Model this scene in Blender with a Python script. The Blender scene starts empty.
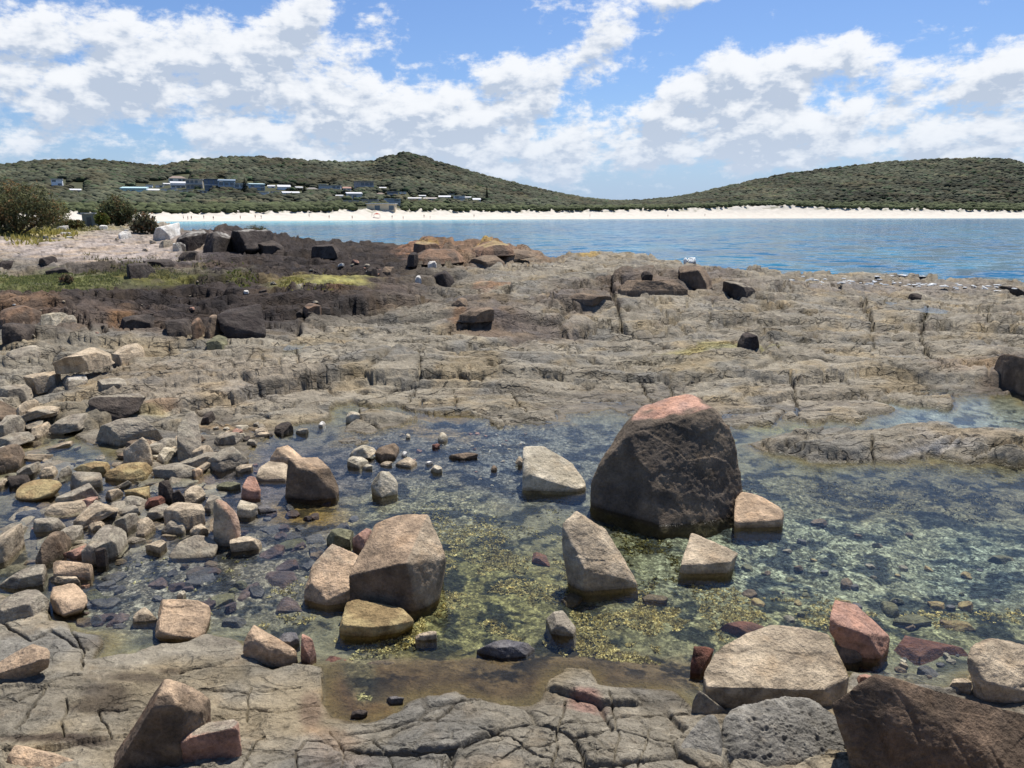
import bpy, bmesh, math, random
import numpy as np
from mathutils import Vector, Matrix

C = bpy.context.scene
COL = C.collection
R = math.radians
rng = np.random.default_rng(7)
random.seed(7)

# ---------------------------------------------------------------- camera, sky, sun, exposure
H = 2.8                                   # eye height above the rock pool
FPX = 26.0 / 36.0 * 1024.0
PITCH = math.atan((384 - 214) / FPX)      # horizon at row 214
cam_d = bpy.data.cameras.new('camera')
cam_d.lens = 26.0; cam_d.sensor_width = 36.0
cam_d.clip_start = 0.1; cam_d.clip_end = 9000
cam = bpy.data.objects.new('camera', cam_d); COL.objects.link(cam)
cam.location = (0, 0, H); cam.rotation_euler = (math.pi / 2 - PITCH, 0, 0)
C.camera = cam
C.render.resolution_x = 1024; C.render.resolution_y = 768
C.view_settings.view_transform = 'Standard'; C.view_settings.look = 'None'
C.view_settings.exposure = 0.50; C.view_settings.gamma = 1.0
C.view_settings.use_curve_mapping = False

SUN_AZ = R(24); SUN_EL = R(63)            # ahead of the camera, a little to the right, high
sun_d = bpy.data.lights.new('sun', 'SUN'); sun_d.energy = 4.9; sun_d.angle = R(0.5); sun_d.color = (1.0, 0.955, 0.89)
sun = bpy.data.objects.new('sun', sun_d); COL.objects.link(sun)
sv = Vector((math.sin(SUN_AZ) * math.cos(SUN_EL), math.cos(SUN_AZ) * math.cos(SUN_EL), math.sin(SUN_EL)))
sun.rotation_euler = sv.to_track_quat('Z', 'Y').to_euler()


class NT:                                  # small node helper
    def __init__(s, tree): s.t = tree; s.n = tree.nodes; s.l = tree.links
    def new(s, typ, **kw):
        nd = s.n.new(typ)
        for k, v in kw.items(): setattr(nd, k, v)
        return nd
    def put(s, sock, v):
        if isinstance(v, bpy.types.NodeSocket): s.l.new(v, sock)
        elif isinstance(v, (tuple, list)) and len(v) == 3 and sock.type == 'RGBA': sock.default_value = (*v, 1)
        else: sock.default_value = v
    def math(s, op, a, b=0.0, c=None, clamp=False):
        nd = s.new('ShaderNodeMath', operation=op, use_clamp=clamp)
        s.put(nd.inputs[0], a); s.put(nd.inputs[1], b)
        if c is not None: s.put(nd.inputs[2], c)
        return nd.outputs[0]
    def mix(s, fac, a, b, blend='MIX'):
        nd = s.new('ShaderNodeMix', data_type='RGBA', blend_type=blend)
        s.put(nd.inputs['Factor'], fac); s.put(nd.inputs[6], a); s.put(nd.inputs[7], b)
        return nd.outputs[2]
    def noise(s, vec, scale, detail=4, rough=.55, dist=0.0):
        nd = s.new('ShaderNodeTexNoise'); s.put(nd.inputs['Vector'], vec)
        s.put(nd.inputs['Scale'], scale); nd.inputs['Detail'].default_value = detail
        nd.inputs['Roughness'].default_value = rough; nd.inputs['Distortion'].default_value = dist
        return nd.outputs[0]
    def smooth(s, v, a, b, c=0.0, d=1.0):
        nd = s.new('ShaderNodeMapRange', interpolation_type='SMOOTHSTEP')
        s.put(nd.inputs[0], v); s.put(nd.inputs[1], a); s.put(nd.inputs[2], b); s.put(nd.inputs[3], c); s.put(nd.inputs[4], d)
        return nd.outputs[0]
    def vec(s, x, y, z):
        nd = s.new('ShaderNodeCombineXYZ'); s.put(nd.inputs[0], x); s.put(nd.inputs[1], y); s.put(nd.inputs[2], z)
        return nd.outputs[0]


def make_world():
    w = bpy.data.worlds.new('World'); C.world = w; w.use_nodes = True
    t = NT(w.node_tree); w.node_tree.nodes.clear()
    out = t.new('ShaderNodeOutputWorld'); bg = t.new('ShaderNodeBackground'); bg.inputs[1].default_value = 0.07
    sky = t.new('ShaderNodeTexSky', sky_type='NISHITA'); sky.sun_disc = False
    sky.sun_elevation = SUN_EL; sky.sun_rotation = SUN_AZ
    sky.air_density = 1.0; sky.dust_density = 0.6; sky.ozone_density = 2.2
    tc = t.new('ShaderNodeTexCoord'); sp = t.new('ShaderNodeSeparateXYZ'); t.put(sp.inputs[0], tc.outputs['Generated'])
    X, Y, Z = sp.outputs
    az = t.math('ARCTAN2', X, Y)
    el = t.math('ARCSINE', Z)
    # cover: banks of cumulus, (azimuth deg, elevation deg, half width, half height, weight, slant)
    banks = [(-30, 9.6, 9.5, 3.4, .60, 0), (-20.5, 8.0, 7, 3.2, .46, 0), (-15, 10, 5, 4.2, .46, 0), (-8.5, 7.2, 7, 3.0, .50, 0), (-13, 13.5, 3.6, 1.7, .28, .3),
             (1.0, 8.2, 5, 1.7, .46, .05), (3.5, 10.8, 6.0, 1.4, .50, .36), (10, 14.4, 6, 1.0, .40, .1), (14, 7.6, 6, 2.2, .46, .3),
             (19.5, 9.8, 6.5, 1.8, .54, .24), (24, 7.0, 9, 1.8, .42, .15), (33.5, 8.6, 5, 1.6, .46, .3), (33, 13.8, 3.2, .8, .28, .2), (25, 13.6, 2.0, .6, .20, .3),
             (4, 4.6, 24, 2.2, .50, 0), (-36, 4.0, 6, 1.0, .36, 0), (28, 4.4, 12, 1.6, .34, 0), (58, 10, 14, 4, .4, 0), (-60, 10, 14, 4, .4, 0)]
    holes = [(-36, 5.6, 5, 1.0, -.28, 0), (-4.2, 12.6, 3.6, 2.2, -.30, .3), (6.2, 8.4, 3.4, 1.1, -.30, .2), (-25, 14.5, 9, 1.6, -.36, 0), (26, 12.6, 10, 1.2, -.22, .1)]

    def cover(daz, dele):
        tot = None
        a0 = t.math('ADD', az, R(daz)); e0 = t.math('ADD', el, R(dele))
        for (a, e, wx, wy, k, sl) in banks + holes:
            da = t.math('SUBTRACT', a0, R(a)); de = t.math('SUBTRACT', e0, R(e))
            if sl: de = t.math('MULTIPLY_ADD', da, -sl, de)
            q = t.math('ADD', t.math('POWER', t.math('DIVIDE', da, R(wx)), 2.0), t.math('POWER', t.math('DIVIDE', de, R(wy)), 2.0))
            g = t.math('MULTIPLY', t.math('EXPONENT', t.math('MULTIPLY', q, -1.0)), k)
            tot = g if tot is None else t.math('ADD', tot, g)
        return t.math('SUBTRACT', t.math('MINIMUM', tot, .60), .03)

    def density(daz, dele, det=10):
        a0 = t.math('ADD', az, R(daz)); e0 = t.math('ADD', el, R(dele))
        v = t.vec(t.math('MULTIPLY', a0, 9.0), t.math('MULTIPLY', t.math('POWER', t.math('MAXIMUM', t.math('ADD', e0, .015), .001), .75), 9.5), 0.7)
        n1 = t.noise(v, 1.3, det, .62, .15)
        v2 = t.vec(t.math('MULTIPLY', a0, 11.0), t.math('MULTIPLY', e0, 26.0), 3.1)
        n2 = t.noise(v2, 2.4, min(det, 6), .62, .2)
        n = t.math('ADD', t.math('MULTIPLY', n1, .68), t.math('MULTIPLY', n2, .32))
        return t.math('ADD', t.math('MULTIPLY', t.math('SUBTRACT', n, .5), 3.0), cover(daz, dele))
    d0 = density(0, 0); d1 = density(.35, 1.0, 4.5); dl = density(0, 0, 4.5)
    clear = t.smooth(el, R(17), R(26), 0.0, .9)                # few clouds overhead
    d0 = t.math('SUBTRACT', d0, clear)
    alpha = t.smooth(d0, .08, .44)
    thick = t.math('SUBTRACT', d1, .05)
    shade = t.smooth(thick, -.10, .95)                       # much cloud between here and the sun: grey
    edge = t.smooth(t.math('SUBTRACT', t.math('MULTIPLY_ADD', d0, .5, t.math('MULTIPLY', dl, .5)), d1), -.30, .40)    # towards the lit rim: white
    sh = t.math('MULTIPLY', t.math('MULTIPLY', shade, 1.5), t.math('SUBTRACT', 1.1, edge), clamp=True)
    ccol = t.mix(sh, (9.7, 9.9, 10.2), (5.3, 6.1, 7.4))
    # distance whitens and blues the lowest banks
    low = t.smooth(el, 0.0, .14, 1.0, 0.0)
    ccol = t.mix(t.math('MULTIPLY', low, .6), ccol, (6.2, 7.3, 9.0))
    skyc = t.mix(1.0, sky.outputs[0], (0.78, .95, 1.24), 'MULTIPLY')
    skyc = t.mix(t.smooth(el, .01, .12, .75, 0.0), skyc, (4.3, 5.8, 8.2))
    al = t.math('MULTIPLY', alpha, t.smooth(el, -.02, .03, .2, .96))
    t.put(bg.inputs[0], t.mix(al, skyc, ccol)); t.l.new(bg.outputs[0], out.inputs[0])
make_world()

# ---------------------------------------------------------------- projection helpers (pixel -> place in the world)
cp, sp_ = math.cos(PITCH), math.sin(PITCH)


def ray(px, py):
    dx = (np.asarray(px, float) - 512) / FPX; dy = (384 - np.asarray(py, float)) / FPX
    return np.stack([dx, cp + dy * sp_, -sp_ + dy * cp], -1)


def at_z(px, py, z):
    d = ray(px, py); t = (z - H) / d[..., 2]
    return d * t[..., None] + np.array([0, 0, H])


def at_y(px, py, Y):
    d = ray(px, py); t = np.asarray(Y, float) / d[..., 1]
    return d * t[..., None] + np.array([0, 0, H])


def project(P):
    P = np.asarray(P, float); x = P[..., 0]; y = P[..., 1]; z = P[..., 2] - H
    depth = np.maximum(y * cp - z * sp_, 1e-3); up = y * sp_ + z * cp
    return 512 + FPX * x / depth, 384 - FPX * up / depth


# ---------------------------------------------------------------- numpy noise
_perm = np.random.default_rng(3).permutation(256).astype(np.int64); _perm = np.concatenate([_perm, _perm, _perm])
_rand = np.random.default_rng(5).random(256)
_g2 = np.random.default_rng(9).normal(size=(256, 2)); _g2 /= np.linalg.norm(_g2, axis=1)[:, None]
_g3 = np.random.default_rng(11).normal(size=(256, 3)); _g3 /= np.linalg.norm(_g3, axis=1)[:, None]


def sstep(a, b, x):
    t = np.clip((x - a) / (b - a), 0, 1); return t * t * (3 - 2 * t)


def h2(i, j): return _perm[_perm[i & 255] + (j & 255)]
def h3(i, j, k): return _perm[_perm[_perm[i & 255] + (j & 255)] + (k & 255)]


def perlin2(x, y):
    xi = np.floor(x).astype(np.int64); yi = np.floor(y).astype(np.int64); xf = x - xi; yf = y - yi
    u = xf ** 3 * (xf * (xf * 6 - 15) + 10); v = yf ** 3 * (yf * (yf * 6 - 15) + 10)
    def g(a, b):
        gg = _g2[h2(xi + a, yi + b)]; return gg[..., 0] * (xf - a) + gg[..., 1] * (yf - b)
    return 1.5 * ((g(0, 0) * (1 - u) + g(1, 0) * u) * (1 - v) + (g(0, 1) * (1 - u) + g(1, 1) * u) * v)


def perlin3(P):
    I = np.floor(P).astype(np.int64); F = P - I; W = F ** 3 * (F * (F * 6 - 15) + 10)
    r = 0
    for a in (0, 1):
        for b in (0, 1):
            for c in (0, 1):
                gg = _g3[h3(I[:, 0] + a, I[:, 1] + b, I[:, 2] + c)]
                dd = gg[:, 0] * (F[:, 0] - a) + gg[:, 1] * (F[:, 1] - b) + gg[:, 2] * (F[:, 2] - c)
                r = r + dd * (W[:, 0] if a else 1 - W[:, 0]) * (W[:, 1] if b else 1 - W[:, 1]) * (W[:, 2] if c else 1 - W[:, 2])
    return 1.5 * r


def fbm2(x, y, oc=4, s=0.0, g=.5):
    r = 0; a = 1.0; f = 1.0
    for i in range(oc):
        r = r + a * perlin2(x * f + s + 17.3 * i, y * f + s * 1.7 + 9.1 * i); a *= g; f *= 2.03
    return r


def fbm3(P, oc=4, g=.5):
    r = 0; a = 1.0; f = 1.0
    for i in range(oc):
        r = r + a * perlin3(P * f + 13.7 * i); a *= g; f *= 2.03
    return r


def voro2(x, y, jit=.85):
    """F1, F2 edge distance, cell hash 0..255, offset to cell centre"""
    xi = np.floor(x).astype(np.int64); yi = np.floor(y).astype(np.int64)
    d1 = np.full(x.shape, 9.0); d2 = np.full(x.shape, 9.0); idx = np.zeros(x.shape, np.int64)
    ox = np.zeros(x.shape); oy = np.zeros(x.shape)
    for a in (-1, 0, 1):
        for b in (-1, 0, 1):
            h = h2(xi + a, yi + b)
            cx = xi + a + .5 + (_rand[h] - .5) * jit; cy = yi + b + .5 + (_rand[(h * 7 + 31) & 255] - .5) * jit
            dx = x - cx; dy = y - cy; d = np.sqrt(dx * dx + dy * dy)
            near = d < d1
            d2 = np.where(near, d1, np.minimum(d2, d))
            idx = np.where(near, h, idx); ox = np.where(near, dx, ox); oy = np.where(near, dy, oy); d1 = np.where(near, d, d1)
    return d1, d2 - d1, idx, ox, oy


def joints(x, y, su, sv, r, jit=.85):
    """distance (in sight-line units, so that it reads at any range) to the joint between the two nearest cells, and a hash of that joint"""
    xi = np.floor(x).astype(np.int64); yi = np.floor(y).astype(np.int64)
    d1 = np.full(x.shape, 9.0); d2 = np.full(x.shape, 9.0); a1 = np.zeros(x.shape, np.int64); a2 = a1.copy(); x1 = np.zeros(x.shape); y1 = x1.copy(); x2 = x1.copy(); y2 = x1.copy()
    for a in (-1, 0, 1):
        for b in (-1, 0, 1):
            h = h2(xi + a, yi + b); dx = x - (xi + a + .5 + (_rand[h] - .5) * jit); dy = y - (yi + b + .5 + (_rand[(h * 7 + 31) & 255] - .5) * jit); d = np.hypot(dx, dy)
            n1 = d < d1; n2 = (~n1) & (d < d2)
            d2 = np.where(n1, d1, np.where(n2, d, d2)); a2 = np.where(n1, a1, np.where(n2, h, a2)); x2 = np.where(n1, x1, np.where(n2, dx, x2)); y2 = np.where(n1, y1, np.where(n2, dy, y2))
            d1 = np.where(n1, d, d1); a1 = np.where(n1, h, a1); x1 = np.where(n1, dx, x1); y1 = np.where(n1, dy, y1)
    nx = x1 - x2; ny = y1 - y2; L = np.maximum(np.hypot(nx, ny), 1e-6); g = (d2 ** 2 - d1 ** 2) / (2 * L)
    sd = np.clip(H / r, .06, .7); gx = nx / L * su * r / FPX; gy = ny / L * sv * r / (FPX * sd)
    return g / np.maximum(np.hypot(gx, gy), 1e-9), (a1 * 3 + a2 * 3 + (a1 * a2)) & 255


def voro3(P, jit=.9):
    I = np.floor(P).astype(np.int64)
    d1 = np.full(len(P), 9.0); d2 = np.full(len(P), 9.0); idx = np.zeros(len(P), np.int64)
    for a in (-1, 0, 1):
        for b in (-1, 0, 1):
            for c in (-1, 0, 1):
                h = h3(I[:, 0] + a, I[:, 1] + b, I[:, 2] + c)
                cx = I[:, 0] + a + .5 + (_rand[h] - .5) * jit; cy = I[:, 1] + b + .5 + (_rand[(h * 7 + 31) & 255] - .5) * jit
                cz = I[:, 2] + c + .5 + (_rand[(h * 13 + 77) & 255] - .5) * jit
                d = np.sqrt((P[:, 0] - cx) ** 2 + (P[:, 1] - cy) ** 2 + (P[:, 2] - cz) ** 2)
                near = d < d1
                d2 = np.where(near, d1, np.minimum(d2, d)); idx = np.where(near, h, idx); d1 = np.where(near, d, d1)
    return d1, d2 - d1, idx


# ---------------------------------------------------------------- mesh and object helpers
def np_mesh(name, V, F, col=None, extra=None, smooth=True):
    """V (n,3); F (m,k) constant k"""
    me = bpy.data.meshes.new(name)
    V = np.ascontiguousarray(V, np.float32); F = np.ascontiguousarray(F, np.int32); k = F.shape[1]
    me.vertices.add(len(V)); me.vertices.foreach_set('co', V.ravel())
    me.loops.add(F.size); me.loops.foreach_set('vertex_index', F.ravel())
    me.polygons.add(len(F)); me.polygons.foreach_set('loop_start', np.arange(0, F.size, k, dtype=np.int32))
    try: me.polygons.foreach_set('loop_total', np.full(len(F), k, np.int32))
    except Exception: pass
    me.polygons.foreach_set('use_smooth', np.full(len(F), smooth, bool))
    me.update(calc_edges=True)
    if col is not None:
        at = me.attributes.new('Col', 'FLOAT_COLOR', 'POINT')
        c4 = np.ones((len(V), 4), np.float32); c4[:, :3] = np.clip(col, 0.004, 1); at.data.foreach_set('color', c4.ravel())
    for nm, arr in (extra or {}).items():
        at = me.attributes.new(nm, 'FLOAT', 'POINT'); at.data.foreach_set('value', np.ascontiguousarray(arr, np.float32))
    return me


def link(name, me, mat=None, parent=None, loc=None):
    o = bpy.data.objects.new(name, me); COL.objects.link(o)
    if mat is not None and not me.materials: me.materials.append(mat)
    if parent is not None: o.parent = parent
    if loc is not None: o.location = loc
    return o


def tag(o, label=None, cat=None, group=None, kind=None):
    if label: o['label'] = label
    if cat: o['category'] = cat
    if group: o['group'] = group
    if kind: o['kind'] = kind
    return o


def bm_obj(name, bm, mat, parent=None, smooth=False):
    me = bpy.data.meshes.new(name); bmesh.ops.recalc_face_normals(bm, faces=bm.faces[:]); bm.to_mesh(me); bm.free()
    for p in me.polygons: p.use_smooth = smooth
    return link(name, me, mat, parent)


def add_box(bm, x0, x1, y0, y1, z0, z1):
    vs = [bm.verts.new(p) for p in ((x0, y0, z0), (x1, y0, z0), (x1, y1, z0), (x0, y1, z0), (x0, y0, z1), (x1, y0, z1), (x1, y1, z1), (x0, y1, z1))]
    for f in ((0, 3, 2, 1), (4, 5, 6, 7), (0, 1, 5, 4), (1, 2, 6, 5), (2, 3, 7, 6), (3, 0, 4, 7)): bm.faces.new([vs[i] for i in f])


def grid_faces(nr, nc):
    a = np.arange(nr * nc).reshape(nr, nc)
    return np.stack([a[:-1, :-1], a[:-1, 1:], a[1:, 1:], a[1:, :-1]], -1).reshape(-1, 4)


# ---------------------------------------------------------------- materials
def base_mat(name):
    m = bpy.data.materials.new(name); m.use_nodes = True; m.node_tree.nodes.clear()
    t = NT(m.node_tree); out = t.new('ShaderNodeOutputMaterial'); return m, t, out


def mat_rock():
    m, t, out = base_mat('rock')
    b = t.new('ShaderNodeBsdfPrincipled'); t.l.new(b.outputs[0], out.inputs[0])
    at = t.new('ShaderNodeAttribute', attribute_name='Col'); pb = t.new('ShaderNodeAttribute', attribute_name='Peb'); ckA = t.new('ShaderNodeAttribute', attribute_name='Crk')
    geo = t.new('ShaderNodeNewGeometry'); P = geo.outputs['Position']
    n1 = t.noise(P, 9.0, 6, .6); n2 = t.noise(P, 48.0, 6, .68); n3 = t.noise(P, 210.0, 3, .6)
    v = t.math('ADD', t.math('MULTIPLY', t.math('SUBTRACT', n1, .5), 1.1), t.math('ADD', t.math('MULTIPLY', t.math('SUBTRACT', n2, .5), 1.3), t.math('MULTIPLY', t.math('SUBTRACT', n3, .5), .9)))
    k = t.math('MULTIPLY', t.math('ADD', v, 1.0), 1.0, clamp=False); k = t.math('MAXIMUM', k, .45); k = t.math('MINIMUM', k, 1.6)
    c = t.mix(1.0, at.outputs['Color'], t.vec(k, k, k), 'MULTIPLY')
    # rusty tint in blotches
    hue = t.smooth(t.noise(P, 5.0, 5, .6), .52, .72)
    c = t.mix(t.math('MULTIPLY', hue, .35), c, t.mix(1.0, c, (1.15, .97, .78), 'MULTIPLY'))
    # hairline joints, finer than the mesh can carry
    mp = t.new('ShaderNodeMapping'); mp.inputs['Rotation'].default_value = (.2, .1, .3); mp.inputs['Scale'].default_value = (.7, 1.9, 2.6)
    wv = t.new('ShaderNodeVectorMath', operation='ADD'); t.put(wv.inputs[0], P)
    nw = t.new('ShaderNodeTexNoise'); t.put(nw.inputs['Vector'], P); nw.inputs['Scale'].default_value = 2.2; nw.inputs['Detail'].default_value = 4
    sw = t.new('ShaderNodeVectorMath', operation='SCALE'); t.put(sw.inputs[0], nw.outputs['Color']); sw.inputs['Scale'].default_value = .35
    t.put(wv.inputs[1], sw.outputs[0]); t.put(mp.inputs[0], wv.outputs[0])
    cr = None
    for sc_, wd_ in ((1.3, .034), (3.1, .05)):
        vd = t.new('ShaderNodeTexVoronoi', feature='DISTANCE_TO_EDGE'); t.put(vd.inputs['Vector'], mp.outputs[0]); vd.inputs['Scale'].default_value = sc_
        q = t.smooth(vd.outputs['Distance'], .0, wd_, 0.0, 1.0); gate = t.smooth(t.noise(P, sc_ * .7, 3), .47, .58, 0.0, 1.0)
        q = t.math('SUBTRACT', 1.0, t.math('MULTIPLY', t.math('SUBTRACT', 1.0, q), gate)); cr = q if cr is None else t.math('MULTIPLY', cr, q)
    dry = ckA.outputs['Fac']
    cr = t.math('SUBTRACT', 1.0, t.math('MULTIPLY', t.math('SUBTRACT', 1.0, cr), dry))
    cc_ = t.math('SUBTRACT', 1.0, t.math('MULTIPLY', t.math('SUBTRACT', 1.0, cr), .40))  # hairlines darkened in the base colour too, as painted crevice shade
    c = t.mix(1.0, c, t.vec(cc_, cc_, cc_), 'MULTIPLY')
    # gravel: individual pebbles and shell grit on the pool floor
    vo = t.new('ShaderNodeTexVoronoi'); t.put(vo.inputs['Vector'], P); vo.inputs['Scale'].default_value = 26
    vo2 = t.new('ShaderNodeTexVoronoi'); t.put(vo2.inputs['Vector'], P); vo2.inputs['Scale'].default_value = 60
    s1 = t.new('ShaderNodeSeparateColor'); t.put(s1.inputs[0], vo.outputs['Color'])
    s2 = t.new('ShaderNodeSeparateColor'); t.put(s2.inputs[0], vo2.outputs['Color'])
    pk = t.math('ADD', .18, t.math('ADD', t.math('MULTIPLY', t.math('POWER', s1.outputs[0], 2.5), 1.2), t.math('MULTIPLY', t.math('POWER', s2.outputs[1], 4.0), 1.5)))
    c = t.mix(t.math('MULTIPLY', pb.outputs['Fac'], 1.0, clamp=True), c, t.mix(1.0, c, t.vec(pk, pk, t.math('MULTIPLY', pk, .96)), 'MULTIPLY'))
    # wet band just above the pool's surface (splash), on the rock itself
    sz = t.new('ShaderNodeSeparateXYZ'); t.put(sz.inputs[0], P)
    zz = t.math('ADD', sz.outputs[2], t.math('MULTIPLY', t.math('SUBTRACT', n1, .5), -.05))
    wet = t.math('MULTIPLY', t.smooth(zz, .012, .035, 1.0, 0.0), t.smooth(sz.outputs[2], -.03, -.005, 0.0, 1.0))
    c = t.mix(t.math('MULTIPLY', wet, .55), c, t.mix(1.0, c, (.42, .38, .33), 'MULTIPLY'))
    t.put(b.inputs['Base Color'], c)
    t.put(b.inputs['Roughness'], t.math('SUBTRACT', .92, t.math('MULTIPLY', wet, .5)))
    b.inputs['Specular IOR Level'].default_value = .14
    bp0 = t.new('ShaderNodeBump'); bp0.inputs['Strength'].default_value = .8; bp0.inputs['Distance'].default_value = .085
    t.put(bp0.inputs['Height'], t.math('ADD', n1, t.math('MULTIPLY', cr, .8)))
    bp = t.new('ShaderNodeBump'); bp.inputs['Strength'].default_value = .8; bp.inputs['Distance'].default_value = .012
    t.put(bp.inputs['Normal'], bp0.outputs[0])
    t.put(bp.inputs['Height'], t.math('ADD', t.math('MULTIPLY', n2, 1.6), t.math('MULTIPLY', n3, .5)))
    t.put(b.inputs['Normal'], bp.outputs[0])
    return m


def mat_water():
    m, t, out = base_mat('clear_water')
    geo = t.new('ShaderNodeNewGeometry'); P = geo.outputs['Position']
    mp = t.new('ShaderNodeMapping'); t.put(mp.inputs[0], P); mp.inputs['Scale'].default_value = (1.0, 1.7, 1.0); mp.inputs['Rotation'].default_value = (0, 0, .3)
    n = t.noise(mp.outputs[0], 5.5, 4, .6, .6); n2 = t.noise(mp.outputs[0], 26, 3, .6, .4)
    # breeze: some reaches of the pool are ruffled, others calm
    ruff = t.smooth(t.noise(P, .55, 3), .38, .62, .35, 1.0)
    bp = t.new('ShaderNodeBump'); bp.inputs['Distance'].default_value = .02
    t.put(bp.inputs['Strength'], t.math('MULTIPLY', ruff, .48))
    t.put(bp.inputs['Height'], t.math('ADD', n, t.math('MULTIPLY', n2, .28)))
    fr = t.new('ShaderNodeFresnel'); fr.inputs[0].default_value = 1.33; t.put(fr.inputs['Normal'], bp.outputs[0])
    gl = t.new('ShaderNodeBsdfGlossy'); gl.inputs['Roughness'].default_value = .03; t.put(gl.inputs['Normal'], bp.outputs[0])
    tr = t.new('ShaderNodeBsdfTransparent'); tr.inputs[0].default_value = (.92, .955, .945, 1)
    mx = t.new('ShaderNodeMixShader'); t.put(mx.inputs[0], fr.outputs[0]); t.l.new(tr.outputs[0], mx.inputs[1]); t.l.new(gl.outputs[0], mx.inputs[2])
    t.l.new(mx.outputs[0], out.inputs[0]); return m


def mat_sea():
    m, t, out = base_mat('sea_water')
    b = t.new('ShaderNodeBsdfPrincipled'); t.l.new(b.outputs[0], out.inputs[0])
    geo = t.new('ShaderNodeNewGeometry'); P = geo.outputs['Position']
    at = t.new('ShaderNodeAttribute', attribute_name='Col')
    mp = t.new('ShaderNodeMapping'); t.put(mp.inputs[0], P); mp.inputs['Scale'].default_value = (.45, 1.0, 1.0)
    n1 = t.noise(mp.outputs[0], .22, 6, .62, .3); n2 = t.noise(mp.outputs[0], 1.3, 4, .6, .3); n3 = t.noise(P, .02, 3, .5)
    k = t.math('ADD', .55, t.math('MULTIPLY', t.math('ADD', t.math('MULTIPLY', n3, .8), t.math('MULTIPLY', n1, .6)), .65))
    t.put(b.inputs['Base Color'], t.mix(1.0, at.outputs['Color'], t.vec(k, k, k), 'MULTIPLY'))
    b.inputs['Roughness'].default_value = .12; b.inputs['IOR'].default_value = 1.33; b.inputs['Specular IOR Level'].default_value = .16
    mq = t.new('ShaderNodeMapping'); t.put(mq.inputs[0], P); mq.inputs['Scale'].default_value = (.6, .8, 1.0)
    nn = t.new('ShaderNodeTexNoise'); t.put(nn.inputs['Vector'], mq.outputs[0]); nn.inputs['Scale'].default_value = .42; nn.inputs['Detail'].default_value = 6; nn.inputs['Roughness'].default_value = .74
    v1 = t.new('ShaderNodeVectorMath', operation='SUBTRACT'); t.put(v1.inputs[0], nn.outputs['Color']); v1.inputs[1].default_value = (.5, .5, .5)
    v2 = t.new('ShaderNodeVectorMath', operation='MULTIPLY'); t.put(v2.inputs[0], v1.outputs[0]); v2.inputs[1].default_value = (1.1, 1.9, 0)
    v3 = t.new('ShaderNodeVectorMath', operation='ADD'); t.put(v3.inputs[0], v2.outputs[0]); v3.inputs[1].default_value = (0, 0, 1)
    v4 = t.new('ShaderNodeVectorMath', operation='NORMALIZE'); t.put(v4.inputs[0], v3.outputs[0]); t.put(b.inputs['Normal'], v4.outputs[0])
    return m


def mat_attr(name, scale=.2, rough=.9, lo=.7, hi=1.3, spec=.2, transl=0.0):
    m, t, out = base_mat(name)
    b = t.new('ShaderNodeBsdfPrincipled')
    at = t.new('ShaderNodeAttribute', attribute_name='Col'); geo = t.new('ShaderNodeNewGeometry')
    n = t.noise(geo.outputs['Position'], scale, 5, .6); k = t.smooth(n, .25, .75, lo, hi)
    c = t.mix(1.0, at.outputs['Color'], t.vec(k, k, k), 'MULTIPLY')
    t.put(b.inputs['Base Color'], c); b.inputs['Roughness'].default_value = rough; b.inputs['Specular IOR Level'].default_value = spec
    if transl > 0:
        tl = t.new('ShaderNodeBsdfTranslucent'); t.put(tl.inputs[0], c)
        mx = t.new('ShaderNodeMixShader'); mx.inputs[0].default_value = transl
        t.l.new(b.outputs[0], mx.inputs[1]); t.l.new(tl.outputs[0], mx.inputs[2]); t.l.new(mx.outputs[0], out.inputs[0])
    else: t.l.new(b.outputs[0], out.inputs[0])
    return m


_pm = {}
def paint(name, col, rough=.7, var=.15, scale=2.0, spec=.3):
    if name in _pm: return _pm[name]
    m, t, out = base_mat(name)
    b = t.new('ShaderNodeBsdfPrincipled'); t.l.new(b.outputs[0], out.inputs[0])
    geo = t.new('ShaderNodeNewGeometry'); n = t.noise(geo.outputs['Position'], scale, 4, .6)
    k = t.smooth(n, .3, .7, 1 - var, 1 + var)
    t.put(b.inputs['Base Color'], t.mix(1.0, tuple(col), t.vec(k, k, k), 'MULTIPLY')); b.inputs['Roughness'].default_value = rough
    b.inputs['Specular IOR Level'].default_value = spec
    _pm[name] = m; return m


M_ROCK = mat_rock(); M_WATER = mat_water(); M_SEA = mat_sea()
M_LEAF = mat_attr('foliage', .6, .8, .75, 1.25, .15, .35)
M_FOREST = mat_attr('forest_foliage', .03, .9, .7, 1.3, .1)
M_SAND = mat_attr('beach_sand', .25, .95, .9, 1.08, .1)
M_WEED = mat_attr('seaweed_fronds', 9.0, .9, .5, 1.4, .05, .2)
M_FOAM = paint('sea_foam_white', (.58, .60, .60), .8, .15, 3.0)

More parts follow.
